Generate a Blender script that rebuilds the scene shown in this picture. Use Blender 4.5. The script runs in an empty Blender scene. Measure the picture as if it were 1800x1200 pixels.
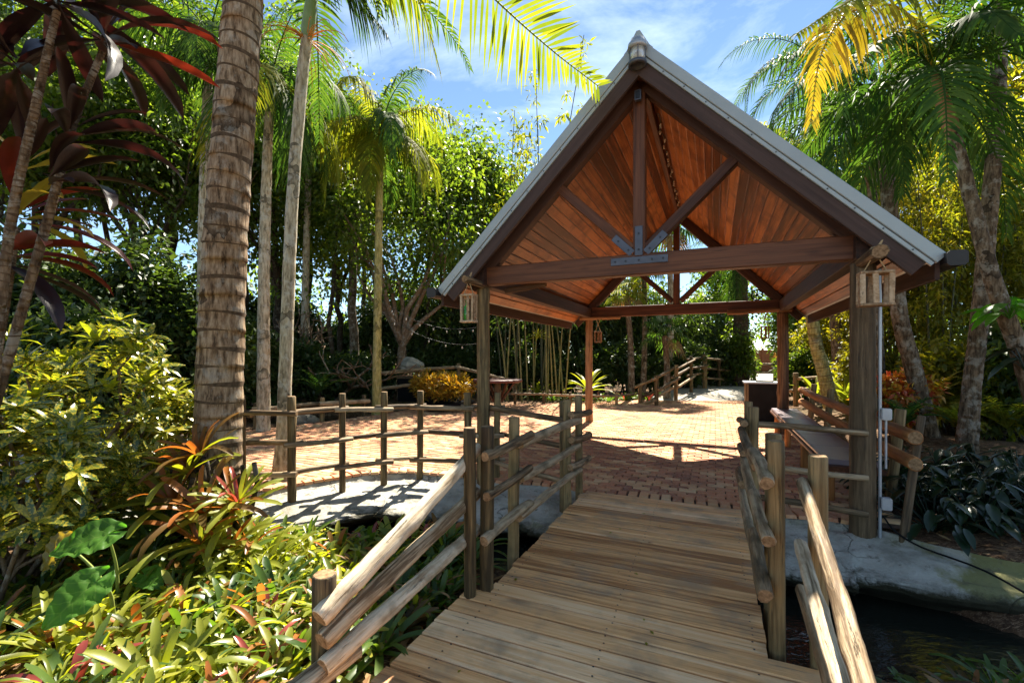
import bpy, math, random
import numpy as np
from mathutils import Vector, Matrix, Quaternion

# ------------------------------------------------------------------ camera, sky, sun, exposure
scn = bpy.context.scene
CAMH, FPX, HY = 1.6, 800.0, 624.0
cd = bpy.data.cameras.new('camera'); cam = bpy.data.objects.new('camera', cd)
scn.collection.objects.link(cam); scn.camera = cam
cam.location = (0, 0, CAMH); cam.rotation_euler = (math.pi/2, 0, 0)
cd.sensor_width = 36; cd.lens = 16.0; cd.shift_y = 24/1800; cd.clip_start = .05; cd.clip_end = 3000

SUN_EL, SUN_AZ = math.radians(52.0), math.radians(19.6)
world = bpy.data.worlds.new('World'); scn.world = world; world.use_nodes = True
wn = world.node_tree; wn.nodes.clear()
sky = wn.nodes.new('ShaderNodeTexSky'); sky.sky_type = 'NISHITA'; sky.sun_disc = False
sky.sun_elevation = SUN_EL; sky.sun_rotation = SUN_AZ
sky.altitude = 0; sky.air_density = .72; sky.dust_density = 0; sky.ozone_density = 3.0
tc = wn.nodes.new('ShaderNodeTexCoord'); mp = wn.nodes.new('ShaderNodeMapping'); mp.inputs['Scale'].default_value = (1.1, 2.2, 4.0)
mp.inputs['Rotation'].default_value = (0, .2, .5)
cn = wn.nodes.new('ShaderNodeTexNoise'); cn.inputs['Scale'].default_value = 2.1; cn.inputs['Detail'].default_value = 9; cn.inputs['Roughness'].default_value = .62
cn.inputs['Distortion'].default_value = .4
cr = wn.nodes.new('ShaderNodeValToRGB'); cr.color_ramp.elements[0].position = .47; cr.color_ramp.elements[1].position = .80
cr.color_ramp.elements[1].color = (.55, .55, .55, 1)
tn = wn.nodes.new('ShaderNodeMixRGB'); tn.blend_type = 'MULTIPLY'; tn.inputs[0].default_value = 1; tn.inputs[2].default_value = (.97, .96, .84, 1)
cm = wn.nodes.new('ShaderNodeMixRGB'); cm.inputs[2].default_value = (6.4, 7.2, 7.8, 1)
bg = wn.nodes.new('ShaderNodeBackground'); bg.inputs['Strength'].default_value = .07
wo = wn.nodes.new('ShaderNodeOutputWorld')
L = wn.links.new
L(tc.outputs['Generated'], mp.inputs[0]); L(mp.outputs[0], cn.inputs['Vector']); L(cn.outputs[0], cr.inputs[0])
L(cr.outputs[0], cm.inputs[0]); L(sky.outputs[0], tn.inputs[1]); L(tn.outputs[0], cm.inputs[1]); L(cm.outputs[0], bg.inputs[0]); L(bg.outputs[0], wo.inputs[0])

sd = bpy.data.lights.new('sun', 'SUN'); sd.energy = 5.0; sd.angle = math.radians(.6); sd.color = (1, .92, .78)
sun = bpy.data.objects.new('sun', sd); scn.collection.objects.link(sun)
sv = Vector((math.sin(SUN_AZ)*math.cos(SUN_EL), math.cos(SUN_AZ)*math.cos(SUN_EL), math.sin(SUN_EL)))
sun.rotation_euler = (-sv).to_track_quat('-Z', 'Y').to_euler(); sun.location = sv*40

vs = scn.view_settings
vs.view_transform = 'Standard'; vs.look = 'None'; vs.gamma = 1; vs.exposure = 2.0; vs.use_curve_mapping = False
scn.render.engine = 'CYCLES'
cy = scn.cycles
cy.max_bounces = 7; cy.diffuse_bounces = 4; cy.glossy_bounces = 3; cy.transmission_bounces = 4; cy.transparent_max_bounces = 4
cy.caustics_reflective = False; cy.caustics_refractive = False; cy.sample_clamp_indirect = 6
cy.use_denoising = True
try: cy.denoiser = 'OPENIMAGEDENOISE'; cy.denoising_input_passes = 'RGB_ALBEDO_NORMAL'
except Exception: pass

# ------------------------------------------------------------------ helpers
R = random.Random(7)
RNG = np.random.default_rng(11)
COL = scn.collection
TH = math.radians(24.02); FLX, FLY = -.359, 5.966
U = Vector((math.cos(TH), -math.sin(TH), 0)); V = Vector((math.sin(TH), math.cos(TH), 0))
def PV(a, b, z=0.0):                     # pavilion axes: a across, b along the ridge
    return Vector((FLX, FLY, 0)) + U*a + V*b + Vector((0, 0, z))
def AT(x, y, d):                         # photo direction + distance -> place
    return Vector(((x-900)/FPX*d, d, CAMH-(y-HY)*d/FPX))
def ab(x, y):
    p = Vector((x-FLX, y-FLY, 0)); return p.dot(U), p.dot(V)

def tag(o, label=None, cat=None, group=None, kind=None):
    if label: o['label'] = label
    if cat: o['category'] = cat
    if group: o['group'] = group
    if kind: o['kind'] = kind
    return o
def thing(name, label, cat, loc=(0, 0, 0), group=None):
    o = bpy.data.objects.new(name, None); COL.objects.link(o); o.location = loc
    o.empty_display_size = .1
    return tag(o, label, cat, group)
def rooted(o, parent):
    if parent is not None:
        o.parent = parent
    return o
def wloc(o):                              # roots are never rotated, only placed
    v = Vector((0, 0, 0))
    while o is not None: v = v + Vector(o.location); o = o.parent
    return v
def np_mesh(name, v, f, mats, smooth=False, mi=None):
    v = np.asarray(v, dtype=np.float32); f = np.asarray(f, dtype=np.int32)
    me = bpy.data.meshes.new(name); k = f.shape[1]
    me.vertices.add(len(v)); me.vertices.foreach_set('co', v.ravel())
    me.loops.add(f.size); me.loops.foreach_set('vertex_index', f.ravel())
    me.polygons.add(len(f)); me.polygons.foreach_set('loop_start', np.arange(len(f), dtype=np.int32)*k)
    if smooth: me.polygons.foreach_set('use_smooth', np.ones(len(f), dtype=bool))
    if mi is not None: me.polygons.foreach_set('material_index', np.asarray(mi, dtype=np.int32))
    me.update(calc_edges=True)
    for m in (mats if isinstance(mats, (list, tuple)) else [mats]): me.materials.append(m)
    return me
def pd_mesh(name, v, f, mats, smooth=False):
    me = bpy.data.meshes.new(name); me.from_pydata([tuple(p) for p in v], [], f)
    for m in (mats if isinstance(mats, (list, tuple)) else [mats]): me.materials.append(m)
    if smooth:
        for p in me.polygons: p.use_smooth = True
    me.update(); return me
def obj(name, me, parent=None, loc=None, rot=None, scale=None):
    o = bpy.data.objects.new(name, me); COL.objects.link(o); rooted(o, parent)
    if loc is not None: o.location = loc
    if rot is not None: o.rotation_mode = 'QUATERNION'; o.rotation_quaternion = rot
    if scale is not None: o.scale = (scale,)*3 if isinstance(scale, (int, float)) else scale
    return o
def wobj(name, me, parent, wp, rot=None, scale=None):   # placed in world terms under a placed root
    return obj(name, me, parent, Vector(wp)-wloc(parent), rot, scale)

def frame_q(d, up=Vector((0, 0, 1))):     # rotation taking X to d, Z near up
    x = Vector(d).normalized(); y = Vector(up).cross(x)
    if y.length < 1e-4: y = Vector((0, 1, 0)).cross(x)
    y.normalize(); z = x.cross(y)
    return Matrix((x, y, z)).transposed().to_quaternion()

def box_mesh(name, lx, wy, hz, mat, c=.006, x0=0.0):     # chamfered bar along X
    w, h = wy/2, hz/2; c = min(c, w*.6, h*.6)
    sec = [(-w+c, -h), (w-c, -h), (w, -h+c), (w, h-c), (w-c, h), (-w+c, h), (-w, h-c), (-w, -h+c)]
    v = [(x0, y, z) for y, z in sec] + [(x0+lx, y, z) for y, z in sec]
    f = [(i, (i+1) % 8, 8+(i+1) % 8, 8+i) for i in range(8)]
    f = [t[::-1] for t in f] + [tuple(range(8)), tuple(range(15, 7, -1))]
    f = [t[::-1] for t in f]
    return pd_mesh(name, v, f, mat)
def beam(parent, name, p0, p1, w, h, mat, up=Vector((0, 0, 1)), c=.006):
    p0, p1 = Vector(p0), Vector(p1); d = p1-p0
    me = box_mesh(name, d.length, w, h, mat, c)
    return wobj(name, me, parent, p0, frame_q(d, up))

def log_mesh(name, ln, r0, r1, mats, seed, rough=.05, bend=.0, seg=12, rings=None):
    rr = random.Random(seed); n = rings or max(3, int(ln/(.045 if seg > 14 else .13))); v = []; f = []
    ph = rr.random()*6.28; ba = rr.random()*6.28
    kn = [(rr.random(), rr.random()*6.28, rr.uniform(.06, .20)) for _ in range(int(ln*3)+1)]
    lob = [rr.uniform(-1, 1) for _ in range(4)]
    for i in range(n+1):
        t = i/n; r = r0+(r1-r0)*t
        cx = bend*math.sin(t*math.pi)*math.cos(ba)+rr.uniform(-1, 1)*rough*.25*r
        cyy = bend*math.sin(t*math.pi)*math.sin(ba)+rr.uniform(-1, 1)*rough*.25*r
        for j in range(seg):
            an = 2*math.pi*j/seg
            q = 1+rough*(.5*math.sin(2*an+ph+lob[0]*2*t)+.4*math.sin(3*an+lob[1]*5+t*lob[2]*4)+rr.uniform(-.35, .35))
            for kt, ka, kh in kn:
                dt = (t-kt)*ln/.06; da = (math.atan2(math.sin(an-ka), math.cos(an-ka)))*r/.05
                q += kh*math.exp(-dt*dt-da*da)
            v.append((cx+r*q*math.cos(an), cyy+r*q*math.sin(an), t*ln))
    for i in range(n):
        for j in range(seg):
            f.append((i*seg+j, i*seg+(j+1) % seg, (i+1)*seg+(j+1) % seg, (i+1)*seg+j))
    # slightly rounded ends
    b = len(v)
    for s, zz in ((0, -.006), (n, ln+.006)):
        for j in range(seg):
            p = v[s*seg+j]; v.append((p[0]*.86, p[1]*.86, zz))
    for j in range(seg):
        f.append(((j+1) % seg, j, b+j, b+(j+1) % seg))
        f.append((n*seg+j, n*seg+(j+1) % seg, b+seg+(j+1) % seg, b+seg+j))
    nside = len(f)
    f.append(tuple(b+j for j in range(seg))[::-1]); f.append(tuple(b+seg+j for j in range(seg)))
    me = pd_mesh(name, v, f, mats, True)
    if len(mats) > 1:
        for p in me.polygons[nside:]: p.material_index = 1; p.use_smooth = False
    return me
_seed = [100]
def log(parent, name, p0, p1, r0, r1=None, mats=None, rough=.06, bend=.0, seg=12):
    p0, p1 = Vector(p0), Vector(p1); d = p1-p0; _seed[0] += 1
    me = log_mesh(name, d.length, r0, r1 or r0, mats or [M['log'], M['log_end']], _seed[0], rough, bend, seg)
    q = Vector((0, 0, 1)).rotation_difference(d.normalized())
    return wobj(name, me, parent, p0, q)

def tube_np(pts, rad, seg=8):             # arrays for one tapering tube
    pts = [Vector(p) for p in pts]; n = len(pts); v = []; f = []
    for i, p in enumerate(pts):
        t = (pts[min(i+1, n-1)]-pts[max(i-1, 0)]).normalized()
        s = t.cross(Vector((.13, .97, .2))).normalized(); w = t.cross(s)
        for j in range(seg):
            an = 2*math.pi*j/seg; v.append(p+s*(rad[i]*math.cos(an))+w*(rad[i]*math.sin(an)))
    for i in range(n-1):
        for j in range(seg):
            f.append((i*seg+j, (i+1)*seg+j, (i+1)*seg+(j+1) % seg, i*seg+(j+1) % seg))
    return np.array([tuple(p) for p in v]), np.array(f)
class Acc:                                 # gathers quad arrays into one mesh
    def __init__(s): s.v = []; s.f = []; s.n = 0; s.m = []
    def add(s, v, f, mi=0):
        s.v.append(np.asarray(v, float)); s.f.append(np.asarray(f)+s.n); s.n += len(v); s.m.append(np.full(len(f), mi))
    def mesh(s, name, mats, smooth=False):
        return np_mesh(name, np.concatenate(s.v), np.concatenate(s.f), mats, smooth, np.concatenate(s.m))
def smooth_path(pts, n):                   # Catmull-Rom
    P = [Vector(p) for p in pts]; P = [P[0]*2-P[1]]+P+[P[-1]*2-P[-2]]; out = []
    m = len(P)-3
    for k in range(n+1):
        s = k/n*m; i = min(int(s), m-1); t = s-i; a, b, c, d = P[i:i+4]
        out.append(.5*((2*b)+(c-a)*t+(2*a-5*b+4*c-d)*t*t+(3*b-a-3*c+d)*t**3))
    return out

# ------------------------------------------------------------------ materials
M = {}
class NT:
    def __init__(s, name):
        s.m = bpy.data.materials.new(name); s.m.use_nodes = True; s.t = s.m.node_tree; s.t.nodes.clear()
        s.out = s.n('OutputMaterial'); s.p = s.n('BsdfPrincipled'); s.l(s.p.outputs[0], s.out.inputs[0])
    def n(s, k): return s.t.nodes.new('ShaderNode'+k)
    def l(s, a, b): s.t.links.new(a, b)
    def coord(s, which='Object', scale=(1, 1, 1), rand=True):
        tcn = s.n('TexCoord'); o = tcn.outputs[which]
        if which == 'World': o = s.n('NewGeometry').outputs['Position']
        if rand:
            oi = s.n('ObjectInfo'); ad = s.n('VectorMath'); ad.operation = 'ADD'
            cb = s.n('CombineXYZ'); ml = s.n('Math'); ml.operation = 'MULTIPLY'; ml.inputs[1].default_value = 37
            s.l(oi.outputs['Random'], ml.inputs[0])
            for i in range(3): s.l(ml.outputs[0], cb.inputs[i])
            s.l(o, ad.inputs[0]); s.l(cb.outputs[0], ad.inputs[1]); o = ad.outputs[0]
        mpn = s.n('Mapping'); mpn.inputs['Scale'].default_value = scale; s.l(o, mpn.inputs[0]); return mpn.outputs[0]
    def wpos(s, scale=1):
        g = s.n('NewGeometry'); mpn = s.n('Mapping'); mpn.inputs['Scale'].default_value = (scale,)*3 if not isinstance(scale, tuple) else scale
        s.l(g.outputs['Position'], mpn.inputs[0]); return mpn.outputs[0]
    def noise(s, vec, scale, detail=4, rough=.55, dist=0):
        x = s.n('TexNoise'); x.inputs['Scale'].default_value = scale; x.inputs['Detail'].default_value = detail
        x.inputs['Roughness'].default_value = rough; x.inputs['Distortion'].default_value = dist; s.l(vec, x.inputs['Vector']); return x.outputs[0]
    def vor(s, vec, scale, feat='F1'):
        x = s.n('TexVoronoi'); x.feature = feat; x.inputs['Scale'].default_value = scale; s.l(vec, x.inputs['Vector']); return x.outputs['Distance']
    def ramp(s, fac, stops):
        r = s.n('ValToRGB'); e = r.color_ramp.elements
        while len(e) < len(stops): e.new(.5)
        for el, (p, c) in zip(e, stops):
            el.position = p; el.color = tuple(c)+(1,) if len(c) == 3 else c
        s.l(fac, r.inputs[0]); return r.outputs[0]
    def mix(s, fac, a, b, mode='MIX'):
        x = s.n('MixRGB'); x.blend_type = mode
        for i, q in zip((0, 1, 2), (fac, a, b)):
            if hasattr(q, 'is_linked'): s.l(q, x.inputs[i])
            elif i == 0: x.inputs[0].default_value = q
            else: x.inputs[i].default_value = tuple(q)+(1,)
        return x.outputs[0]
    def math(s, op, a, b=None):
        x = s.n('Math'); x.operation = op
        for i, q in enumerate((a, b)):
            if q is None: continue
            if hasattr(q, 'is_linked'): s.l(q, x.inputs[i])
            else: x.inputs[i].default_value = q
        return x.outputs[0]
    def bump(s, h, strength=.3, dist=.01):
        x = s.n('Bump'); x.inputs['Strength'].default_value = strength; x.inputs['Distance'].default_value = dist
        s.l(h, x.inputs['Height']); s.l(x.outputs[0], s.p.inputs['Normal']); return x.outputs[0]
    def color(s, c):
        if hasattr(c, 'is_linked'): s.l(c, s.p.inputs['Base Color'])
        else: s.p.inputs['Base Color'].default_value = tuple(c)+(1,)
    def set(s, rough=.6, spec=.4, metal=0):
        s.p.inputs['Roughness'].default_value = rough; s.p.inputs['Specular IOR Level'].default_value = spec; s.p.inputs['Metallic'].default_value = metal
        return s.m

def plain(name, c, rough=.6, spec=.4, metal=0, var=.25, sc=6):
    n = NT(name); w = n.coord('Object'); a = n.noise(w, sc, 5)
    n.color(n.ramp(a, [(.3, [q*(1-var) for q in c]), (.7, [min(1, q*(1+var)) for q in c])])); n.bump(n.noise(w, sc*12, 3), .15, .004)
    M[name] = n.set(rough, spec, metal); return M[name]

def grain_wood(name, stops, axis='Z', fine=34, stretch=.06, dark=(.03, .024, .018), knots=.5, rough=.7, stain=None, spec=.25, shift=.22, bump=.5):
    n = NT(name); sc = {'X': (stretch, 1, 1), 'Y': (1, stretch, 1), 'Z': (1, 1, stretch)}[axis]
    w = n.coord('Object', sc); w1 = n.coord('Object', tuple(1 if q == 1 else .35 for q in sc))
    g1 = n.noise(w, fine, 6, .6, .3); g2 = n.noise(w, fine*3.2, 3, .6)
    oi = n.n('ObjectInfo'); rs = n.math('MULTIPLY', n.math('SUBTRACT', oi.outputs['Random'], .5), shift)
    base = n.ramp(n.math('ADD', n.math('ADD', n.math('MULTIPLY', g1, .75), n.math('MULTIPLY', g2, .25)), rs), stops)
    k = n.ramp(n.vor(w1, 5.5), [(.0, (1, 1, 1)), (.10, (.8, .8, .8)), (.22, (0, 0, 0))])
    kn = n.ramp(n.noise(w1, 2.3, 2), [(.5, (0, 0, 0)), (.6, (1, 1, 1))])
    kf = n.math('MULTIPLY', n.math('MULTIPLY', k, kn), knots)
    c = n.mix(kf, base, dark)
    cr_ = n.ramp(n.noise(w, fine*1.3, 5, .7), [(.34, (1, 1, 1)), (.40, (0, 0, 0))])
    c = n.mix(n.math('MULTIPLY', cr_, .6), c, dark)
    if stain:
        st = n.ramp(n.noise(n.coord('Object'), stain[1], 5, .6), [(.48, (0, 0, 0)), (.68, (1, 1, 1))])
        c = n.mix(n.math('MULTIPLY', st, stain[2]), c, stain[0])
    n.color(c)
    n.bump(n.math('SUBTRACT', n.math('ADD', g1, n.math('MULTIPLY', g2, .5)), n.math('MULTIPLY', cr_, .6)), bump, .009)
    M[name] = n.set(rough, spec); return M[name]

grain_wood('log', [(.36, (.060, .038, .020)), (.47, (.20, .130, .068)), (.62, (.42, .315, .195))], 'Z', 30, .07, stain=((.085, .065, .038), 4.5, .75), bump=1.0)
grain_wood('log_pale', [(.36, (.12, .078, .042)), (.46, (.40, .30, .185)), (.62, (.66, .555, .40))], 'Z', 30, .07, stain=((.17, .10, .042), 5.0, .7), bump=1.0)
grain_wood('post_wood', [(.36, (.045, .030, .014)), (.48, (.140, .094, .042)), (.62, (.28, .195, .090))], 'Z', 26, .05, stain=((.065, .055, .024), 2.8, .6), bump=.8)
grain_wood('pole_warm', [(.34, (.075, .036, .018)), (.48, (.18, .092, .044)), (.64, (.30, .17, .085))], 'Z', 26, .05, knots=.6)
grain_wood('pole_dark', [(.36, (.052, .036, .020)), (.48, (.100, .066, .036)), (.62, (.18, .125, .07))], 'Z', 22, .05, stain=((.07, .055, .03), 2.0, .5), bump=.8)
grain_wood('deck', [(.32, (.34, .150, .055)), (.43, (.66, .335, .130)), (.54, (.78, .430, .185)), (.68, (.87, .575, .32))], 'X', 26, .035, dark=(.09, .055, .04), knots=1.0, rough=.62,
           stain=((.30, .215, .135), 3.0, .7), shift=.30)
grain_wood('ceiling', [(.36, (.095, .032, .012)), (.48, (.28, .098, .032)), (.62, (.46, .185, .066))], 'X', 20, .04, dark=(.06, .014, .005), knots=.9, rough=.42, spec=.4,
           stain=((.12, .032, .010), 2.8, .8), shift=.34, bump=.25)
grain_wood('beam', [(.34, (.034, .012, .006)), (.48, (.088, .032, .014)), (.64, (.15, .058, .026))], 'X', 22, .04, dark=(.02, .008, .005), knots=.7, rough=.5, bump=.3)
grain_wood('rafter', [(.34, (.022, .011, .008)), (.48, (.045, .021, .014)), (.64, (.075, .036, .024))], 'X', 22, .04, knots=.4, rough=.6, bump=.3)
grain_wood('fascia', [(.34, (.045, .027, .022)), (.5, (.064, .039, .032)), (.66, (.085, .053, .044))], 'X', 22, .04, knots=.2, rough=.65, bump=.15, shift=.06)
grain_wood('slab_warm', [(.3, (.13, .050, .016)), (.52, (.34, .140, .042)), (.75, (.52, .25, .085))], 'Z', 22, .06, knots=.6)
grain_wood('lantern', [(.3, (.20, .12, .06)), (.5, (.42, .29, .17)), (.75, (.60, .47, .32))], 'Z', 26, .06, knots=.5)
n = NT('log_end'); w = n.coord('Object'); n.color(n.ramp(n.noise(w, 40, 4), [(.3, (.12, .07, .035)), (.7, (.34, .22, .12))])); M['log_end'] = n.set(.85, .1)
plain('steel', (.075, .082, .105), .42, .5, .35, .2, 9)
plain('bolt', (.03, .032, .038), .45, .5, .5)
plain('metal_trim', (.33, .37, .37), .38, .5, .15, .08, 3)
plain('galv', (.36, .39, .43), .4, .5, .4, .15, 8)
plain('black_paint', (.010, .010, .011), .8, .12)
plain('gutter', (.022, .020, .019), .5, .4)
plain('rope', (.42, .30, .16), .9, .1, 0, .3, 60)
plain('vinyl', (.21, .165, .18), .33, .5, 0, .12, 5)
plain('wire', (.05, .05, .05), .6)
plain('rock', (.30, .27, .22), .9, .2, 0, .5, 4)
plain('gate_wood', (.22, .085, .035), .6, .3, 0, .2, 3)
n = NT('bulb'); n.color((.85, .82, .72)); n.p.inputs['Transmission Weight'].default_value = .5; M['bulb'] = n.set(.15, .5)
n = NT('lamp_glass'); n.color((.62, .60, .52)); n.p.inputs['Transmission Weight'].default_value = .35; M['lamp_glass'] = n.set(.3, .5)
n = NT('bottle_glass'); n.color((.05, .60, .06)); n.p.inputs['Transmission Weight'].default_value = .7; M['bottle_glass'] = n.set(.1, .5)

# brick
n = NT('brick'); g = n.n('NewGeometry'); oi = n.n('ObjectInfo')
rv = n.math('FRACT', n.math('ADD', g.outputs['Random Per Island'], n.math('MULTIPLY', oi.outputs['Random'], 3.7)))
b = n.ramp(rv, [(0, (.26, .090, .042)), (.22, (.42, .160, .070)), (.45, (.58, .230, .095)), (.65, (.53, .255, .12)), (.82, (.66, .345, .14)), (1, (.74, .50, .26))])
w = n.wpos(); b = n.mix(n.ramp(n.noise(w, 38, 5, .65), [(.35, (0, 0, 0)), (.75, (.5, .5, .5))]), b, (.62, .47, .35))
b = n.mix(n.ramp(n.noise(w, 1.1, 4), [(.5, (0, 0, 0)), (.72, (.45, .45, .45))]), b, (.20, .11, .065))
n.color(b); n.bump(n.noise(w, 85, 4, .65), .55, .004); M['brick'] = n.set(.85, .25)
# mortar sand bed
n = NT('sand_bed'); w = n.wpos(); n.color(n.ramp(n.noise(w, 25, 5), [(.3, (.065, .045, .034)), (.7, (.15, .105, .075))])); n.bump(n.noise(w, 120, 3), .5, .004); M['sand_bed'] = n.set(.95, .1)
# mulch and leaf litter soil
n = NT('soil'); w = n.wpos()
c = n.ramp(n.noise(w, 14, 8, .75), [(.30, (.030, .018, .011)), (.5, (.105, .058, .031)), (.68, (.27, .16, .085))])
wv = n.wpos((9, 60, 30)); c = n.mix(n.ramp(n.noise(wv, 1.6, 3, .6, 1.5), [(.55, (0, 0, 0)), (.63, (1, 1, 1))]), c, (.36, .235, .14))
c = n.mix(n.ramp(n.noise(w, .35, 3), [(.5, (0, 0, 0)), (.65, (.5, .5, .5))]), c, (.055, .060, .022))
n.color(c); n.bump(n.noise(w, 38, 6, .75), 1.0, .03); M['soil'] = n.set(.95, .15)
# concrete bank with stains and moss
n = NT('concrete'); w = n.wpos()
c = n.ramp(n.noise(w, 2.6, 8, .65), [(.34, (.23, .215, .175)), (.48, (.38, .365, .31)), (.64, (.50, .48, .42))])
sxm = n.n('SeparateXYZ'); n.l(w, sxm.inputs[0]); mm_ = n.n('MapRange'); mm_.inputs['From Min'].default_value = 3.15; mm_.inputs['From Max'].default_value = 4.0; mm_.inputs['To Max'].default_value = .25; n.l(sxm.outputs[0], mm_.inputs[0])
c = n.mix(n.ramp(n.math('ADD', n.noise(w, 1.9, 7, .72), mm_.outputs[0]), [(.60, (0, 0, 0)), (.72, (.85, .85, .85))]), c, (.17, .165, .042))
c = n.mix(n.ramp(n.noise(w, 7, 7, .75), [(.56, (0, 0, 0)), (.64, (.75, .75, .75))]), c, (.115, .10, .075))
wd_ = n.n('VectorMath'); wd_.operation = 'ADD'; nz_ = n.n('TexNoise'); nz_.inputs['Scale'].default_value = 2.4; nz_.inputs['Detail'].default_value = 6; n.l(w, nz_.inputs['Vector']); n.l(w, wd_.inputs[0]); n.l(nz_.outputs['Color'], wd_.inputs[1])
ck = n.vor(wd_.outputs[0], .9, 'DISTANCE_TO_EDGE'); cf = n.math('MULTIPLY', n.ramp(ck, [(0, (1, 1, 1)), (.010, (0, 0, 0))]), n.ramp(n.noise(w, 1.3, 3), [(.48, (0, 0, 0)), (.56, (1, 1, 1))]))
c = n.mix(n.math('MULTIPLY', cf, .7), c, (.06, .055, .045))
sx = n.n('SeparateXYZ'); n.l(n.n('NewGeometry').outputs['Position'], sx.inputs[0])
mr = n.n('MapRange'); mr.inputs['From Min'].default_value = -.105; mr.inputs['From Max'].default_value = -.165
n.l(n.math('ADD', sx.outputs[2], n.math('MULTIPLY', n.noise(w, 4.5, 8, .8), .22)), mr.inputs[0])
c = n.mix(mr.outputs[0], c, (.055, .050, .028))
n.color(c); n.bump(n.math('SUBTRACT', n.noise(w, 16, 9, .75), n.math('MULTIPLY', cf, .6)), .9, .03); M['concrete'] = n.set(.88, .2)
# pale path
n = NT('path_concrete'); w = n.wpos(); n.color(n.ramp(n.noise(w, 3, 6, .6), [(.3, (.27, .24, .20)), (.7, (.42, .39, .33))])); n.bump(n.noise(w, 60, 4), .3, .005); M['path_concrete'] = n.set(.9, .2)
# water
n = NT('water'); w = n.wpos(); n.color((.010, .012, .009)); n.bump(n.noise(n.wpos((1, 2.2, 1)), 9, 3, .55, .8), .16, .03); M['water'] = n.set(.06, .5)

def leafmat(name, stops, trans=None, tw=.45, rough=.42, spec=.45, spots=None, veins=0, var=.28):
    n = NT(name); g = n.n('NewGeometry'); oi = n.n('ObjectInfo')
    rv = n.math('ADD', n.math('MULTIPLY', g.outputs['Random Per Island'], .8), n.math('MULTIPLY', oi.outputs['Random'], .2))
    c = n.ramp(rv, stops); w = n.coord('Object', rand=False)
    c = n.mix(n.ramp(n.noise(w, 9, 3), [(.3, (0, 0, 0)), (.7, (var,)*3)]), c, [q*.55 for q in stops[0][1]])
    if spots:
        c = n.mix(n.math('MULTIPLY', n.ramp(n.noise(w, spots[1], 2, .5), [(.50, (0, 0, 0)), (.57, (1, 1, 1))]), spots[2]), c, spots[0])
    if veins:  # ear_leaf_v: pale midrib and side veins
        sv_ = n.n('SeparateXYZ'); n.l(w, sv_.inputs[0]); ay = n.math('ABSOLUTE', sv_.outputs[1]); q_ = n.math('FRACT', n.math('MULTIPLY', n.math('SUBTRACT', sv_.outputs[0], n.math('MULTIPLY', ay, .75)), veins))
        vf = n.math('MAXIMUM', n.math('LESS_THAN', q_, .10), n.math('LESS_THAN', ay, .004)); c = n.mix(n.math('MULTIPLY', vf, .25), c, (.24, .36, .10))
    n.color(c); n.set(rough, spec); n.bump(n.noise(w, 40, 2), .12, .004)
    t = n.n('BsdfTranslucent'); tcx = n.mix(1.0, c, trans or (1.7, 1.75, .55), 'MULTIPLY'); n.l(tcx, t.inputs[0])
    mx = n.n('MixShader'); mx.inputs[0].default_value = tw
    n.l(n.p.outputs[0], mx.inputs[1]); n.l(t.outputs[0], mx.inputs[2]); n.l(mx.outputs[0], n.out.inputs[0])
    M[name] = n.m; return n.m
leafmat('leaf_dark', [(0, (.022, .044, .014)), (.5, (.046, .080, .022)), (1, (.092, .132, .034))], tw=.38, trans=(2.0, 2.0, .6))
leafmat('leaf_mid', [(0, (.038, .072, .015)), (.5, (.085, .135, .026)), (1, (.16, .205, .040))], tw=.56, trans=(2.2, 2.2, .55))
leafmat('leaf_bright', [(0, (.075, .105, .014)), (.5, (.16, .185, .022)), (1, (.28, .265, .035))], tw=.55, trans=(2.1, 2.0, .45))
leafmat('leaf_yellow', [(0, (.085, .105, .013)), (.5, (.19, .195, .02)), (1, (.34, .29, .03))], tw=.55, trans=(2.0, 1.8, .45))
leafmat('palm_green', [(0, (.022, .060, .016)), (.5, (.050, .105, .024)), (1, (.10, .15, .035))], tw=.45, rough=.65, spec=.12)
leafmat('palm_lime', [(0, (.09, .125, .018)), (.5, (.18, .205, .025)), (1, (.31, .275, .035))], tw=.55, rough=.65, spec=.12)
leafmat('palm_yellow', [(0, (.26, .21, .02)), (.5, (.40, .30, .025)), (1, (.50, .37, .04))], tw=.5, trans=(1.5, 1.35, .5))
leafmat('brom_lime', [(0, (.085, .125, .018)), (.4, (.20, .235, .028)), (.75, (.34, .34, .045)), (1, (.46, .41, .08))], tw=.5, rough=.36, spec=.45, trans=(2.0, 1.95, .5))
leafmat('brom_green', [(0, (.030, .070, .014)), (.5, (.075, .135, .026)), (1, (.15, .205, .038))], tw=.45, rough=.36, spec=.45, trans=(2.0, 2.0, .5))
leafmat('brom_orange', [(0, (.10, .075, .02)), (.35, (.24, .125, .025)), (.7, (.40, .13, .03)), (1, (.50, .24, .06))], tw=.48, rough=.36, spec=.45, trans=(1.6, 1.2, .6))
leafmat('brom_red', [(0, (.16, .03, .025)), (.6, (.34, .07, .05)), (1, (.42, .16, .10))], tw=.35, rough=.28, spec=.55, trans=(1.5, 1.0, .8))
leafmat('brom_bronze', [(0, (.045, .055, .016)), (.5, (.13, .085, .026)), (1, (.28, .13, .04))], tw=.45, rough=.36, spec=.45, trans=(2.0, 1.5, .5))
leafmat('ti_dark', [(0, (.012, .008, .009)), (.7, (.022, .010, .010)), (1, (.045, .013, .012))], tw=.22, rough=.4, spec=.4, trans=(2.2, .8, .6), var=.4)
leafmat('ti_red', [(0, (.07, .012, .010)), (.6, (.13, .018, .011)), (1, (.22, .045, .016))], tw=.28, rough=.38, spec=.4, trans=(1.3, .8, .5))
leafmat('ti_yellow', [(0, (.20, .18, .03)), (1, (.40, .28, .04))], tw=.42, rough=.35, trans=(1.6, 1.4, .5))
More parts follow.
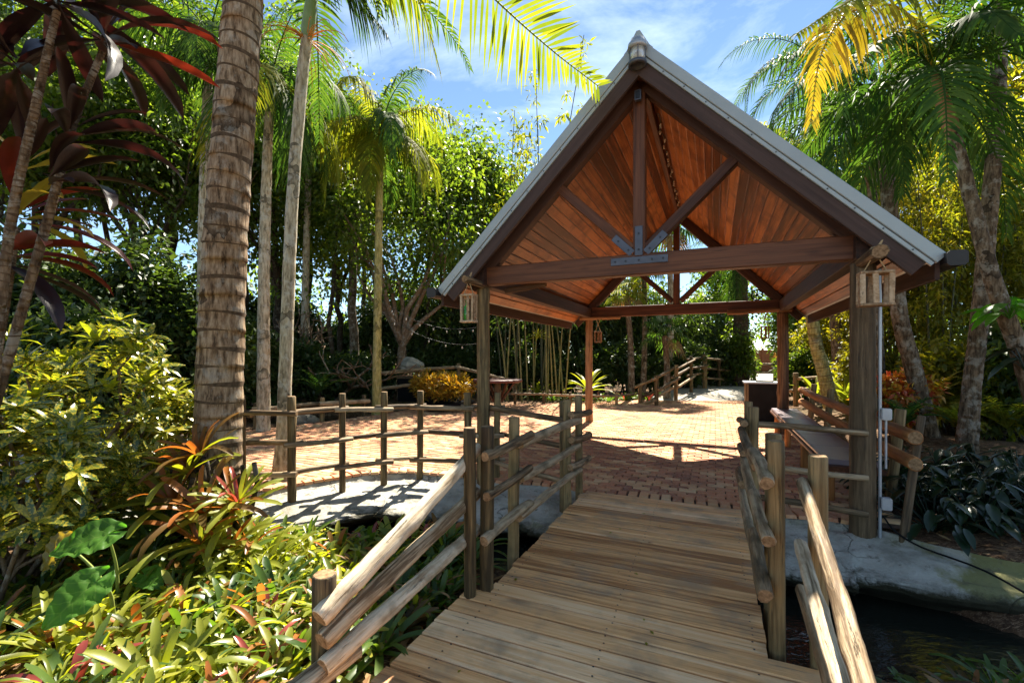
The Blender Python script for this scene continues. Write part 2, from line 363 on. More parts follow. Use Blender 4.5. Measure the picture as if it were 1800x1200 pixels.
leafmat('croton', [(0, (.030, .062, .014)), (.5, (.075, .125, .022)), (.85, (.16, .19, .03)), (1, (.36, .30, .03))], tw=.36, rough=.24, spec=.6, spots=((.52, .40, .03), 60, .7))
leafmat('croton_tip', [(0, (.15, .20, .02)), (1, (.30, .31, .03))], tw=.45, rough=.3, spots=((.45, .38, .03), 40, .5))
leafmat('croton_fire', [(0, (.34, .035, .03)), (.35, (.46, .16, .03)), (.65, (.45, .33, .035)), (1, (.12, .17, .03))], tw=.4, rough=.3, trans=(1.5, 1.2, .6))
leafmat('croton_gold', [(0, (.26, .12, .02)), (.5, (.38, .24, .025)), (1, (.42, .33, .035))], tw=.4, rough=.35, trans=(1.5, 1.25, .5))
leafmat('ear_leaf', [(0, (.085, .22, .032)), (1, (.14, .30, .045))], tw=.58, rough=.4, spec=.35, trans=(1.4, 1.9, .4), veins=16, var=.7)
leafmat('agave', [(0, (.15, .20, .20)), (1, (.26, .32, .32))], tw=.12, rough=.5)
leafmat('dry_leaf', [(0, (.16, .075, .03)), (.6, (.32, .17, .07)), (1, (.42, .29, .12))], tw=.25, rough=.7, trans=(1.4, 1.2, .7))
leafmat('broad_dark', [(0, (.007, .020, .009)), (.6, (.012, .032, .012)), (1, (.026, .058, .016))], tw=.22, rough=.3, spec=.5)

# trunks
def palm_bark(name, stops, ring=22, lichen=.5):
    n = NT(name); w = n.coord('Object', rand=True); w2 = n.coord('Object', (1, 1, .22))
    sx = n.n('SeparateXYZ'); n.l(n.coord('Object', rand=False), sx.inputs[0])
    zz = n.math('ADD', n.math('MULTIPLY', sx.outputs[2], ring), n.math('MULTIPLY', n.noise(w, 2.2, 3), 1.6))
    fr = n.math('FRACT', zz)
    c = n.ramp(n.noise(w2, 26, 6, .65), stops)
    c = n.mix(n.ramp(fr, [(0, (.85, .85, .85)), (.10, (.5, .5, .5)), (.2, (0, 0, 0))]), c, [q*.45 for q in stops[0][1]])
    c = n.mix(n.math('MULTIPLY', n.ramp(n.noise(w, 6.5, 6, .7), [(.52, (0, 0, 0)), (.60, (1, 1, 1))]), lichen), c, (.42, .42, .37))
    n.color(c); n.bump(n.math('ADD', n.noise(w2, 40, 5, .7), n.math('MULTIPLY', fr, .6)), .6, .015)
    M[name] = n.set(.9, .15); return M[name]
palm_bark('bark_big', [(.36, (.065, .042, .024)), (.47, (.20, .132, .078)), (.62, (.36, .265, .17))], .01, .30)
palm_bark('bark_grey', [(.36, (.13, .110, .072)), (.48, (.29, .25, .17)), (.62, (.47, .42, .31))], .01, .6)
palm_bark('bark_green', [(.34, (.14, .13, .045)), (.5, (.27, .245, .085)), (.66, (.40, .36, .15))], .01, .2)
palm_bark('bark_brown', [(.36, (.042, .030, .019)), (.48, (.105, .076, .049)), (.62, (.20, .152, .102))], .01, .4)
plain('scar', (.085, .058, .036), .95, .1, 0, .4, 30)
palm_bark('bark_dark', [(.3, (.022, .017, .012)), (.5, (.050, .038, .026)), (.72, (.085, .07, .05))], 10, .15)
palm_bark('bark_tree', [(.3, (.075, .050, .030)), (.5, (.16, .105, .062)), (.72, (.27, .19, .12))], .01, .35)
plain('crownshaft', (.15, .21, .07), .4, .4, 0, .25, 4)
plain('crownshaft_brown', (.24, .125, .055), .6, .3, 0, .3, 5)
plain('bamboo', (.17, .155, .05), .45, .4, 0, .3, 3)
plain('bamboo_dark', (.045, .05, .022), .5, .4, 0, .4, 3)
plain('stalk', (.22, .26, .06), .45, .4, 0, .25, 4)
plain('flower_orange', (.52, .20, .03), .6, .3, 0, .3, 9)
# ------------------------------------------------------------------ terrain
EDGE = [(-60, 16), (-14, 10.5), (-9, 8.4), (-6.5, 7.2), (-5, 6.2), (-4.2, 5.62), (-3.4, 5.38), (-2.89, 5.47), (-2.53, 5.79), (-2.26, 5.98), (-2.0, 6.2), (-1.72, 6.27), (-1.44, 6.3), (-1.02, 6.15),
        (-.63, 6.07), (-.14, 5.80), (.335, 5.71), (.65, 5.59), (.9, 5.36), (2.43, 4.80), (2.75, 4.56), (3.1, 4.50), (3.42, 4.28), (3.62, 3.95), (3.95, 3.62), (4.6, 3.35), (5.6, 3.2), (7, 2.7), (12, 1.5), (60, -4)]
NEAR = [(-60, 12), (-14, 8.4), (-9, 6.6), (-6.5, 5.7), (-5, 5.1), (-3.4, 4.62), (-2.6, 4.5), (-2.0, 4.25), (-1.3, 4.2), (-.6, 4.15), (-.1, 3.85), (.5, 3.2), (.9, 2.9), (1.5, 2.55), (2.3, 2.50), (3.2, 2.42), (4.2, 2.1), (6, 1.5), (12, .2), (60, -6)]
ex, ey = np.array(EDGE).T; nx_, ny_ = np.array(NEAR).T
def edge_y(x): return np.interp(x, ex, ey)
def near_y(x): return np.interp(x, nx_, ny_)
def vnoise(x, y, s, seed=0):
    x = np.asarray(x)*s+seed*3.1; y = np.asarray(y)*s-seed*1.7
    return (np.sin(x*1.3+1.7*np.sin(y*.9))+np.sin(y*1.7+1.3*np.sin(x*1.1+2))+np.sin((x+y)*2.3+np.sin(x*2.1)))/3
def sstep(a, b, x):
    t = np.clip((x-a)/(b-a), 0, 1); return t*t*(3-2*t)
PLAZA = [(x, y) for x, y in EDGE if -6.6 < x < 3.5] + [(3.75, 4.25), (4.25, 5.2), (5.3, 7.5), (6.4, 9.9), (7.6, 12.4), (8.6, 14.6), (8.4, 16.6), (4.8, 16.6), (1.9, 15.3), (-2.7, 14.6), (-3.6, 12.6), (-4.8, 10.8), (-5.9, 9.6), (-7.4, 8.6)]
PLX, PLY = np.array(PLAZA).T
def in_plaza(x, y):
    x = np.asarray(x, float); y = np.asarray(y, float); c = np.zeros(x.shape, bool); j = len(PLX)-1
    for i in range(len(PLX)):
        k = ((PLY[i] > y) != (PLY[j] > y)) & (x < (PLX[j]-PLX[i])*(y-PLY[i])/(PLY[j]-PLY[i]+1e-12)+PLX[i]); c ^= k; j = i
    return c
def ground_z(x, y):
    x = np.asarray(x, float); y = np.asarray(y, float)
    e, n_ = edge_y(x), near_y(x)
    far = -.055+0*x
    right = sstep(4.45, 5.6, x-.44*(y-4.5)) * sstep(-.4, 1.0, y-e)      # garden bank right of the pavilion
    far = far + right*(.16+.10*vnoise(x, y, .8, 3))
    left = sstep(.2, 1.5, -(x+5.6)-(y-9)*.55) * 0
    pond = (1-sstep(.75, 1.05, np.hypot((x+5.6)/1.55, (y-12.4)/1.25)))
    far = far - pond*.5
    far = far + sstep(17, 24, y)*.10*vnoise(x, y, .4, 2)
    near = -.16+.05*vnoise(x, y, 1.4, 1)
    a = (x-FLX)*U.x+(y-FLY)*U.y
    near = near - .02*sstep(1.25, 1.1, a)*0
    bank = np.clip((e-y)/.95, 0, 1)
    zfar = far - .40*bank**1.1 - .6*sstep(.60, .80, e-y) - .05
    znear = near - .72*sstep(-.05, .45, y-n_)
    mid = (e+n_)/2
    far = far - .10*sstep(.25, .0, y-e)
    zfar = zfar - .10
    return np.where(y > e, far, np.where(y > mid, np.maximum(zfar, -.95), np.maximum(znear, -.95)))

xs = np.unique(np.concatenate([np.linspace(-400, -16, 24), np.linspace(-16, -7, 46), np.linspace(-7, 7, 200), np.linspace(7, 16, 46), np.linspace(16, 400, 24)]))
ys = np.unique(np.concatenate([np.linspace(-60, -3, 14), np.linspace(-3, 1, 22), np.linspace(1, 9, 130), np.linspace(9, 20, 60), np.linspace(20, 60, 22), np.linspace(60, 900, 16)]))
gx, gy = np.meshgrid(xs, ys)
def grid_faces(nx, ny):
    i = np.arange(nx-1)[None, :]+np.arange(ny-1)[:, None]*nx; i = i.ravel()
    return np.stack([i, i+1, i+1+nx, i+nx], 1)
gz = ground_z(gx, gy)
gz = gz + np.where(~in_plaza(gx, gy) & (np.abs(gx) < 14) & (gy < 20), .012*vnoise(gx, gy, 7, 5), 0)
obj('ground', np_mesh('ground', np.stack([gx.ravel(), gy.ravel(), gz.ravel()], 1), grid_faces(len(xs), len(ys)), M['soil'], True))['kind'] = 'structure'

# water in the channel and the small pond
wv = [(-16, 2), (14, -2), (14, 5), (-16, 13)]
wx = np.linspace(-16, 14, 60); v = []; f = []
for i, x in enumerate(wx):
    e, n_ = float(edge_y(x)), float(near_y(x)); v += [(x, n_-.35, -.44), (x, e-.25, -.44)]
    if i: f.append((2*i-2, 2*i, 2*i+1, 2*i-1))
obj('water', pd_mesh('water', v, f, M['water']))['kind'] = 'structure'
v = [(-5.6+1.6*math.cos(t)*1.02, 12.4+1.28*math.sin(t), -.20) for t in np.linspace(0, 2*math.pi, 40)[:-1]]
obj('pond_water', pd_mesh('pond_water', v, [tuple(range(len(v)))], M['water']))['kind'] = 'structure'

# concrete banks that carry the plaza edge (lip, slope, undercut)
def bank(name, x0, x1, n, wid, off=0.0, taper=False):
    v = []; prof = [(.10, -.055), (.0, -.035), (-.02, -.07), (-.06, -.10), (-.24, -.12), (-.45, -.155), (-.66, -.20), (-.82, -.235), (-.90, -.255), (-.935, -.285), (-.90, -.33), (-.66, -.42), (-.40, -.95)]
    px_ = np.interp(np.linspace(0, len(prof)-1, 46), np.arange(len(prof)), [q[0] for q in prof]); pz_ = np.interp(np.linspace(0, len(prof)-1, 46), np.arange(len(prof)), [q[1] for q in prof])
    prof = list(zip(px_, pz_)); n *= 2; xx = np.linspace(x0, x1, n); k = len(prof); gb = np.random.default_rng(3)
    for x in xx:
        wid_ = wid*(1-.75*float(sstep(3.25, 4.1, x))) if taper else wid
        e = float(edge_y(x)); t = Vector((.04, float(edge_y(x+.15)-edge_y(x-.15))*.133, 0)).normalized(); nn = Vector((-t.y, t.x, 0))
        for q, (o_, z) in enumerate(prof):
            p = Vector((x, e, 0))+nn*(o_*wid_*(1 if o_ > -.5 else 1+.09*float(vnoise(x, 0, 1.9, 4))+.045*float(vnoise(x, 0, 7.3, 8))+.03*float(vnoise(x, z*30, 17, 3))))
            zz = z+(.016*float(vnoise(x*1.4, o_*4, 2.2, 6))+.009*float(vnoise(x*5, o_*9, 2.2, 9))+.003*float(vnoise(x*13, o_*21+z*40, 2.2, 2))+gb.uniform(-.0015, .0015) if q > 8 else gb.uniform(-.002, .002))
            v.append((p.x, p.y, zz+off))
    f = [(i*k+j, i*k+j+1, (i+1)*k+j+1, (i+1)*k+j) for i in range(n-1) for j in range(k-1)]
    o = obj(name, pd_mesh(name, v, f, M['concrete'], True)); o['kind'] = 'structure'; return o
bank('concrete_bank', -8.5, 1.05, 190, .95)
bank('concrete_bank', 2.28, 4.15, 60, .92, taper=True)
# abutment under the deck end
bm_ = obj('abutment', box_mesh('abutment', 1.9, .35, .55, M['concrete'], .02), None, PV(1.25, -.22, -.36), frame_q(U)); bm_['kind'] = 'structure'

# ------------------------------------------------------------------ brick plaza
plaza_bed = obj('brick_plaza', pd_mesh('plaza_bed', [(x, y, -.022) for x, y in PLAZA], [tuple(range(len(PLAZA)))], M['sand_bed'])); plaza_bed['kind'] = 'structure'
BL, BW, BH = .205, .118, .05
def brick_np(c, ux, uy, ln, wd, dz, tilt):
    # chamfered top: 8 verts, 5 faces
    c_ = .007; out = []
    for z, ins in ((dz-.035, 0), (dz, c_)):
        for sx_, sy_ in ((-1, -1), (1, -1), (1, 1), (-1, 1)):
            px, py = sx_*(ln/2-ins), sy_*(wd/2-ins)
            out.append((c[0]+ux[0]*px+uy[0]*py, c[1]+ux[1]*px+uy[1]*py, z+tilt*px))
    return out
BF = [(4, 5, 6, 7), (0, 1, 5, 4), (1, 2, 6, 5), (2, 3, 7, 6), (3, 0, 4, 7)]
bricks = []
for r in range(-14, 130):
    b0 = r*BW
    for q in range(-55, 50):
        a0 = (q+(.5 if r % 2 else 0)+R.uniform(-.012, .012))*BL
        p = PV(a0, b0)
        if abs(p.x) > 9.5 or p.y > 16.7: continue
        bricks.append((p.x, p.y, 0))
ba = np.array(bricks)
keep = in_plaza(ba[:, 0], ba[:, 1])
for dx, dy in ((.16, 0), (-.16, 0), (0, .15), (0, -.15)): keep &= in_plaza(ba[:, 0]+dx, ba[:, 1]+dy)
hole = [(-3.0, 5.93, .14)]
for hx, hy_, hr in hole: keep &= np.hypot(ba[:, 0]-hx, ba[:, 1]-hy_) > hr+.06
ba = ba[keep]
bl = [(p[0], p[1], U.x, U.y, -U.y, U.x, BL, BW) for p in ba]
# soldier course following the channel edge
sx0 = np.linspace(-6.3, 3.3, 1600); sy0 = edge_y(sx0); dist = np.concatenate([[0], np.cumsum(np.hypot(np.diff(sx0), np.diff(sy0)))])
for s in np.arange(.1, dist[-1], .121):
    x = float(np.interp(s, dist, sx0)); y = float(edge_y(x)); t = Vector((.1, float(edge_y(x+.05)-edge_y(x-.05)), 0)).normalized(); nn = Vector((-t.y, t.x, 0))
    bl.append((x+nn.x*.085, y+nn.y*.085, t.x, t.y, nn.x, nn.y, .114, .185))
bl = np.array(bl)
def vis_brick(p):
    x, y = p[0], p[1]; px = 900+FPX*x/y; return 420 < px < 1500 and y < 8
order = sorted(range(len(bl)), key=lambda i: bl[i][1] if vis_brick(bl[i]) else 99+bl[i][1])
single = set(order[:300]); rest = Acc()
bmesh = {}
for key, (l_, w_) in {'c': (BL, BW), 's': (.114, .185)}.items():
    bmesh[key] = [pd_mesh('brick', brick_np((0, 0), (1, 0), (0, 1), l_-R.uniform(.005, .010), w_-R.uniform(.006, .012), R.uniform(-.004, .004), R.uniform(-.02, .02)), BF, M['brick']) for _ in range(8)]
for i, p in enumerate(bl):
    if i in single:
        k = 's' if p[7] > .15 else 'c'
        obj('brick', R.choice(bmesh[k]), plaza_bed, (p[0], p[1], 0), Quaternion((0, 0, 1), math.atan2(p[3], p[2])+R.uniform(-.02, .02)))
    else:
        j = R.uniform(-.02, .02); ux = (p[2]-p[3]*j, p[3]+p[2]*j); uy = (p[4]-p[5]*j, p[5]+p[4]*j)
        rest.add(brick_np((p[0], p[1]), ux, uy, p[6]-R.uniform(.005, .010), p[7]-R.uniform(.006, .012), R.uniform(-.004, .004), R.uniform(-.02, .02)), BF)
o = obj('far_bricks', rest.mesh('far_bricks', M['brick']), plaza_bed); o['kind'] = 'stuff'

# pale concrete path that leaves the plaza at the back and climbs to the gate
pv_ = []; pts = [(4.6, 15.9, 7.9, 15.9, -.01), (5.2, 16.6, 8.6, 16.4, .02), (6.2, 18.5, 9.8, 18, .22), (8.0, 22, 11.8, 21.5, .30), (12.4, 29, 16.5, 28, .12), (19.0, 39.5, 23.5, 38.5, .03)]
for x0, y0, x1, y1, z in pts:
    for k in range(5): t = k/4; pv_.append((x0+(x1-x0)*t, y0+(y1-y0)*t, z))
pf = [(i*5+j, i*5+j+1, (i+1)*5+j+1, (i+1)*5+j) for i in range(len(pts)-1) for j in range(4)]
obj('path', pd_mesh('path', pv_, pf, M['path_concrete']))['kind'] = 'structure'

# ------------------------------------------------------------------ pavilion
W_, L_ = 4.02, 5.45; AR = W_/2
pav = thing('pavilion', 'open timber pavilion with steep metal gable roof and orange boarded ceiling', 'pavilion', PV(0, 0, 0))
for nm, a, b, r, mt, lb in (('post', -.02, 0, .088, 'post_wood', None), ('post', W_+.02, 0, .108, 'pole_dark', 'thick dark front post carrying the metal conduit'), ('post', 0, L_, .09, 'pole_warm', None), ('post', W_, L_, .108, 'pole_warm', None)):
    o = log(pav, nm, PV(a, b, -.30), PV(a, b, 2.47), r, r*.95, [M[mt], M['log_end']], .05, .01, 16)
    if lb: o['label'] = lb
HR, HE = 4.97, 2.47                        # top of metal at ridge and eave; 45 degree slopes
def roofz(a): return HR-abs(a-AR)*1.004
b0r, b1r = -.30, L_+.12
s2 = math.sqrt(.5)
for sgn in (-1, 1):
    dn = (U*sgn-Vector((0, 0, 1))).normalized(); nrm = (U*sgn+Vector((0, 0, 1))).normalized()
    slope = 2.49*1.4142
    # ceiling boards
    nb = 25; wb = slope/nb
    for k in range(nb):
        c0 = PV(AR, b0r+.03, HR)+dn*((k+.5)*wb)-nrm*.098; c1 = PV(AR, b1r-.03, HR)+dn*((k+.5)*wb)-nrm*.098
        beam(pav, 'ceiling_board', c0, c1, wb-.008, .022, M['ceiling'], nrm, .010)
    # deck and metal sheet above them
    beam(pav, 'roof_sheet', PV(AR, b0r+.01, HR)+dn*(slope/2)-nrm*.046, PV(AR, b1r-.01, HR)+dn*(slope/2)-nrm*.046, slope+.06, .075, M['metal_trim'], nrm, .004)
    for k in range(13):
        bb = b0r+.15+k*(b1r-b0r-.3)/12
        beam(pav, 'roof_seam', PV(AR, bb, HR)+dn*.08+nrm*.004, PV(AR, bb, HR)+dn*(slope+.02)+nrm*.004, .03, .03, M['metal_trim'], nrm, .004)
    for bb, fs in ((b0r, -1), (b1r, 1)):
        # metal edge trim in two steps, then the barge board
        beam(pav, 'edge_trim', PV(AR, bb+fs*.012, HR)+dn*.0-nrm*.040, PV(AR, bb+fs*.012, HR)+dn*(slope+.05)-nrm*.040, .035, .10, M['metal_trim'], nrm, .006)
        beam(pav, 'edge_trim', PV(AR, bb+fs*.004, HR)+dn*.06-nrm*.112, PV(AR, bb+fs*.004, HR)+dn*(slope+.04)-nrm*.112, .03, .036, M['metal_trim'], nrm, .004)
        beam(pav, 'barge_board', PV(AR, bb-fs*.022, HR)+dn*.10-nrm*.198, PV(AR, bb-fs*.022, HR)+dn*(slope+.0)-nrm*.198, .045, .135, M['fascia'], nrm, .004)
        if fs < 0:
            sm = box_mesh('screw', .012, .012, .012, M['bolt'], .003)
            for k in range(12):
                wobj('screw', sm, pav, PV(AR, bb-.014, HR)+dn*(.18+k*.29)-nrm*.112, frame_q(-V))
    # eave fascia and gutter
    ea = AR+sgn*2.48
    beam(pav, 'eave_board', PV(ea, b0r+.02, 2.325), PV(ea, b1r-.02, 2.325), .035, .17, M['rafter'])
    ga = AR+sgn*2.565
    v = []; sec = [(-.06, .055), (-.06, -.035), (-.035, -.06), (.04, -.06), (.065, -.03), (.065, .055), (.055, .055), (.055, -.025), (.036, -.05), (-.03, -.05), (-.05, -.03), (-.05, .055)]
    for bb in (b0r-.10, b1r+.06):
        for y, z in sec: p = PV(ga+sgn*y, bb, 2.40+z)-PV(0, 0, 0); v.append(tuple(p))
    ns = len(sec); f = [(i, (i+1) % ns, ns+(i+1) % ns, ns+i) for i in range(ns)]+[(0, 1, 2, 3, 4, 5, 6, 7, 8, 9, 10, 11), tuple(range(23, 11, -1))]
    obj('gutter', pd_mesh('gutter', v, f, M['gutter']), pav)
    beam(pav, 'gutter_cap', PV(ga-sgn*.0, b0r-.113, 2.40), PV(ga, b0r-.101, 2.40), .135, .125, M['gutter'], c=.02)
    # plate on the posts
    pa = AR+sgn*AR
    beam(pav, 'plate_beam', PV(pa, -.16, 2.60), PV(pa, L_+.10, 2.60), .14, .22, M['rafter'])
beam(pav, 'ridge_beam', PV(AR, b0r+.06, HR-.25), PV(AR, b1r-.05, HR-.25), .07, .14, M['beam'])
# ridge cap: folded metal
v = [];
for bb in (b0r-.02, b1r+.02):
    for a, z in ((-.15, -.125), (0, .035), (.15, -.125), (.15, -.140), (0, .018), (-.15, -.140)): v.append(tuple(PV(AR+a, bb, HR+z)-PV(0, 0, 0)))
f = [(i, (i+1) % 6, 6+(i+1) % 6, 6+i) for i in range(6)]+[(0, 1, 4, 5), (1, 2, 3, 4), (11, 10, 7, 6), (10, 9, 8, 7)]
obj('ridge_cap', pd_mesh('ridge_cap', v, f, M['metal_trim']), pav)
pk = [tuple(PV(AR+a, b0r-.03, HR+z)-PV(0, 0, 0)) for a, z in ((-.12, -.10), (.12, -.10), (.018, .085), (-.018, .085))]+[tuple(PV(AR+a, b0r-.018, HR+z)-PV(0, 0, 0)) for a, z in ((-.12, -.10), (.12, -.10), (.018, .085), (-.018, .085))]
obj('gable_cap', pd_mesh('gable_cap', pk, [(0, 1, 2, 3), (7, 6, 5, 4), (1, 5, 6, 2), (0, 3, 7, 4), (3, 2, 6, 7), (4, 5, 1, 0)], M['metal_trim']), pav)
KA = AR-.03
for bb in (0.0, L_):
    fr = bb == 0
    beam(pav, 'tie_beam', PV(.07, bb, 2.62), PV(W_-.07, bb, 2.62), .145, .235, M['beam'], c=.01)
    beam(pav, 'king_post', PV(KA, bb, 2.739), PV(KA, bb, 4.62), .135, .135, M['beam'], V, .008)
    for sgn in (-1, 1):
        dn = (U*sgn-Vector((0, 0, 1))).normalized(); nrm = (U*sgn+Vector((0, 0, 1))).normalized()
        beam(pav, 'rafter', PV(AR, bb, HR)+dn*.12-nrm*.205, PV(AR, bb, HR)+dn*3.30-nrm*.205, .138, .17, M['rafter'], nrm, .008)
        beam(pav, 'strut', PV(KA+sgn*.085, bb, 2.80), PV(KA+sgn*1.06, bb, 3.73), .11, .125, M['beam'], V, .008)
    if fr:
        # steel plates and bolts on the camera side
        y = bb-.0815
        def plate(p, q, w):
            d = q-p; o = beam(pav, 'steel_plate', p, q, w, .010, M['steel'], -V, .003)
            for t in ((.08, .27, .5, .73, .92) if d.length > .5 else (.2, .75)):
                bo = pd_mesh('bolt', [(.012*math.cos(k*math.pi/3), .012*math.sin(k*math.pi/3), z) for z in (.004, .013) for k in range(6)], [(5, 4, 3, 2, 1, 0)[::-1] if 0 else (0, 1, 2, 3, 4, 5)[::-1], (6, 7, 8, 9, 10, 11)]+[(k, (k+1) % 6, 6+(k+1) % 6, 6+k) for k in range(6)], M['bolt'])
                obj('bolt', bo, o, (d.length*t, 0, 0))
        plate(PV(KA-.31, y, 2.66), PV(KA+.31, y, 2.66), .085)
        plate(PV(KA, y-.002, 2.715), PV(KA, y-.002, 3.04), .085)
        for sgn in (-1, 1): plate(PV(KA+sgn*.075, y+.014, 2.745), PV(KA+sgn*.28, y+.014, 2.945), .085)
# short round poles lashed at the beam ends for hanging lanterns
for (a0, b0_, z0, a1, b1_, z1, r) in ((.0, -.52, 2.52, .02, .10, 2.50, .045), (W_, -.55, 2.47, W_, .10, 2.47, .062), (-.20, L_-.10, 2.475, .75, L_-.10, 2.475, .045), (W_-1.02, L_-.115, 2.50, W_+.15, L_-.115, 2.53, .058), (.25, .13, 2.44, .80, .13, 2.50, .04)):
    log(pav, 'hanging_pole', PV(a0, b0_, z0), PV(a1, b1_, z1), r, r*.9, [M['pole_warm'] if b0_ > 0 else M['log'], M['log_end']], .06)
# lights strung along the ridge inside
o = thing('ridge_light_string', 'dark string of small bulbs along the pavilion ridge ceiling', 'string lights', PV(AR, 0, 4.2))
pp = [PV(AR+.12+.02*math.sin(k*1.3), .4+k*.11, 4.50-.03*math.sin(k*.7)**2) for k in range(44)]
v, f = tube_np(pp, [.006]*44, 5); obj('cable', np_mesh('cable', v-np.array(wloc(o)), f, M['wire']), o)
bmh = log_mesh('bulb', .035, .012, .016, [M['bulb']], 5, .0, 0, 8, 2)
for k in range(2, 44, 2): wobj('bulb', bmh, o, pp[k]-Vector((0, 0, .045)))

# gable lamp and box
def lathe(name, prof, mat, seg=20):
    v = []; k = len(prof)
    for r, z in prof:
        for j in range(seg): v.append((r*math.cos(2*math.pi*j/seg), r*math.sin(2*math.pi*j/seg), z))
    f = [(i*seg+j, i*seg+(j+1) % seg, (i+1)*seg+(j+1) % seg, (i+1)*seg+j) for i in range(k-1) for j in range(seg)]
    f += [tuple(range(seg))[::-1], tuple((k-1)*seg+j for j in range(seg))]
    return pd_mesh(name, v, f, mat, True)
lp = PV(AR, b0r-.075, HR-.30)
lamp = thing('gable_lamp', 'grey caged jar lamp fixed at the peak of the gable', 'lamp', lp); lamp.scale = (1.3, 1.3, 1.3)
obj('lamp_cap', lathe('lamp_cap', [(.03, .20), (.055, .198), (.058, .17), (.075, .16), (.078, .12), (.06, .115)], M['galv']), lamp)
obj('lamp_glass', lathe('lamp_glass', [(.058, .118), (.060, .05), (.052, .015), (.03, .006)], M['lamp_glass']), lamp)
obj('lamp_ring', lathe('lamp_ring', [(.066, .014), (.073, .012), (.073, -.012), (.05, -.016), (.046, .0)], M['steel']), lamp)
for k in range(6):
    an = k*math.pi/3+.3; v, f = tube_np([(.068*math.cos(an), .068*math.sin(an), z) for z in (.125, .05, .0)], [.004]*3, 5); obj('cage_wire', np_mesh('cage_wire', v, f, M['steel']), lamp)
obj('bracket', box_mesh('bracket', .07, .04, .04, M['steel']), lamp, (0, 0, .19), frame_q(V))
jb = thing('ridge_box', 'small dark electric box under the gable peak', 'electric box', PV(KA, -.105, 4.47))
obj('case', box_mesh('case', .05, .07, .11, M['steel'], .006), jb, (0, 0, 0), frame_q(-V))
obj('lid', box_mesh('lid', .008, .045, .075, M['bolt'], .003), jb, -V*.052, frame_q(-V))

# lanterns made of offcuts
def lantern(label, p, w, h, hang, glow=False, rz=0, slats=((-.42, .15), (.08, .2), (.42, .15)), mat='lantern'):
    t = thing('wooden_lantern', label, 'lantern', p, 'rope hung lanterns made of rough wooden offcuts')
    q = Quaternion((0, 0, 1), -TH+rz)
    def lp_(x, y, z): return q @ Vector((x*w, y*w, z))
    hw = .5
    for z in (0, h-.025):
        o = beam(t, 'plate', p+lp_(-hw, 0, z+.012), p+lp_(hw, 0, z+.012), w*.68, .024, M[mat])
    for y in (-.28, .28):
        for sx_, sw in slats:
            pp0 = p+lp_(sx_+R.uniform(-.03, .03), y, .0245); pp1 = p+lp_(sx_+R.uniform(-.02, .02), y, h-.0255)
            beam(t, 'slat', pp0, pp1, w*sw, .018, M[mat], q @ Vector((0, 1, 0)), .005)
    for sy in (-.1,):
        for sx_ in (-.45, .45): beam(t, 'slat', p+lp_(sx_, sy+.1, .0245), p+lp_(sx_, sy+.1, h-.0255), .05*w/.25, .018, M[mat], q @ Vector((1, 0, 0)), .004)
    k = p+Vector((0, 0, h+.17)); ends = [p+lp_(sx_*.72, 0, h-.005) for sx_ in (-.5, .5)]
    for e in ends:
        v, f = tube_np([e, (e+k)/2+Vector((0, 0, -.004)), k], [.0055]*3, 6); wobj('rope', np_mesh('rope', v-np.array(k), f, M['rope'], True), t, k)
    loop = [k, k+lp_(.10, 0, .03), k+lp_(.22, 0, .10), hang+Vector((.0, 0, .05)), hang+lp_(-.1, 0, .04), hang+lp_(-.22, 0, 0), k+lp_(-.10, 0, .04), k]
    loop = smooth_path(loop, 22); v, f = tube_np(loop, [.0055]*len(loop), 6); wobj('rope', np_mesh('rope', v-np.array(k), f, M['rope'], True), t, k)
    v, f = tube_np([k+Vector((0, 0, -.02)), k, k+Vector((0, 0, .02))], [.010, .014, .010], 8); wobj('knot', np_mesh('knot', v-np.array(k), f, M['rope'], True), t, k)
    return t
lantern('pale wooden lantern with green glass hanging at the left front corner', PV(.0, -.42, 2.00), .185, .345, PV(0, -.42, 2.50), True)
lantern('large wooden lantern of rough offcuts hanging from the thick right front post', PV(W_, -.44, 2.02), .235, .30, PV(W_, -.44, 2.46), slats=((-.42, .17), (-.06, .18), (.42, .17)))
lantern('small lantern hanging beside the rear left post', PV(.20, L_+.05, 1.90), .17, .27, PV(.2, L_+.05, 2.45), mat='pole_warm')
lantern('small reddish lantern half hidden by the rear right post', PV(W_-.30, L_+.15, 1.95), .16, .26, PV(W_-.3, L_+.15, 2.50), mat='pole_warm')
bt = thing('green_bottle', 'green glass bottle inside the left front lantern', 'bottle', PV(-.03, -.42, 2.026))
obj('body', lathe('body', [(.032, 0), (.036, .01), (.036, .15), (.03, .17), (.013, .19), (.013, .235)], M['bottle_glass']), bt)
obj('lip', lathe('lip', [(.016, .236), (.017, .25), (.012, .251)], M['bottle_glass']), bt)

# metal wheel ornament on the rear tie
wr = thing('wheel_ornament', 'dark metal wagon wheel ornament standing on the rear beam', 'wheel', PV(W_-.46, L_, 2.742))
v = []; cc = Vector((0, 0, .112)); f = []
pts = [cc+U*(.105*math.cos(t))+Vector((0, 0, .105*math.sin(t))) for t in np.linspace(0, 2*math.pi, 25)]
vv, ff = tube_np(pts, [.012]*25, 6); obj('rim', np_mesh('rim', vv, ff, M['black_paint'], True), wr)
for k in range(5):
    an = k*math.pi/5+.2; d = U*math.cos(an)+Vector((0, 0, math.sin(an))); vv, ff = tube_np([cc-d*.105, cc, cc+d*.105], [.007]*3, 5); obj('spoke', np_mesh('spoke', vv, ff, M['black_paint']), wr)

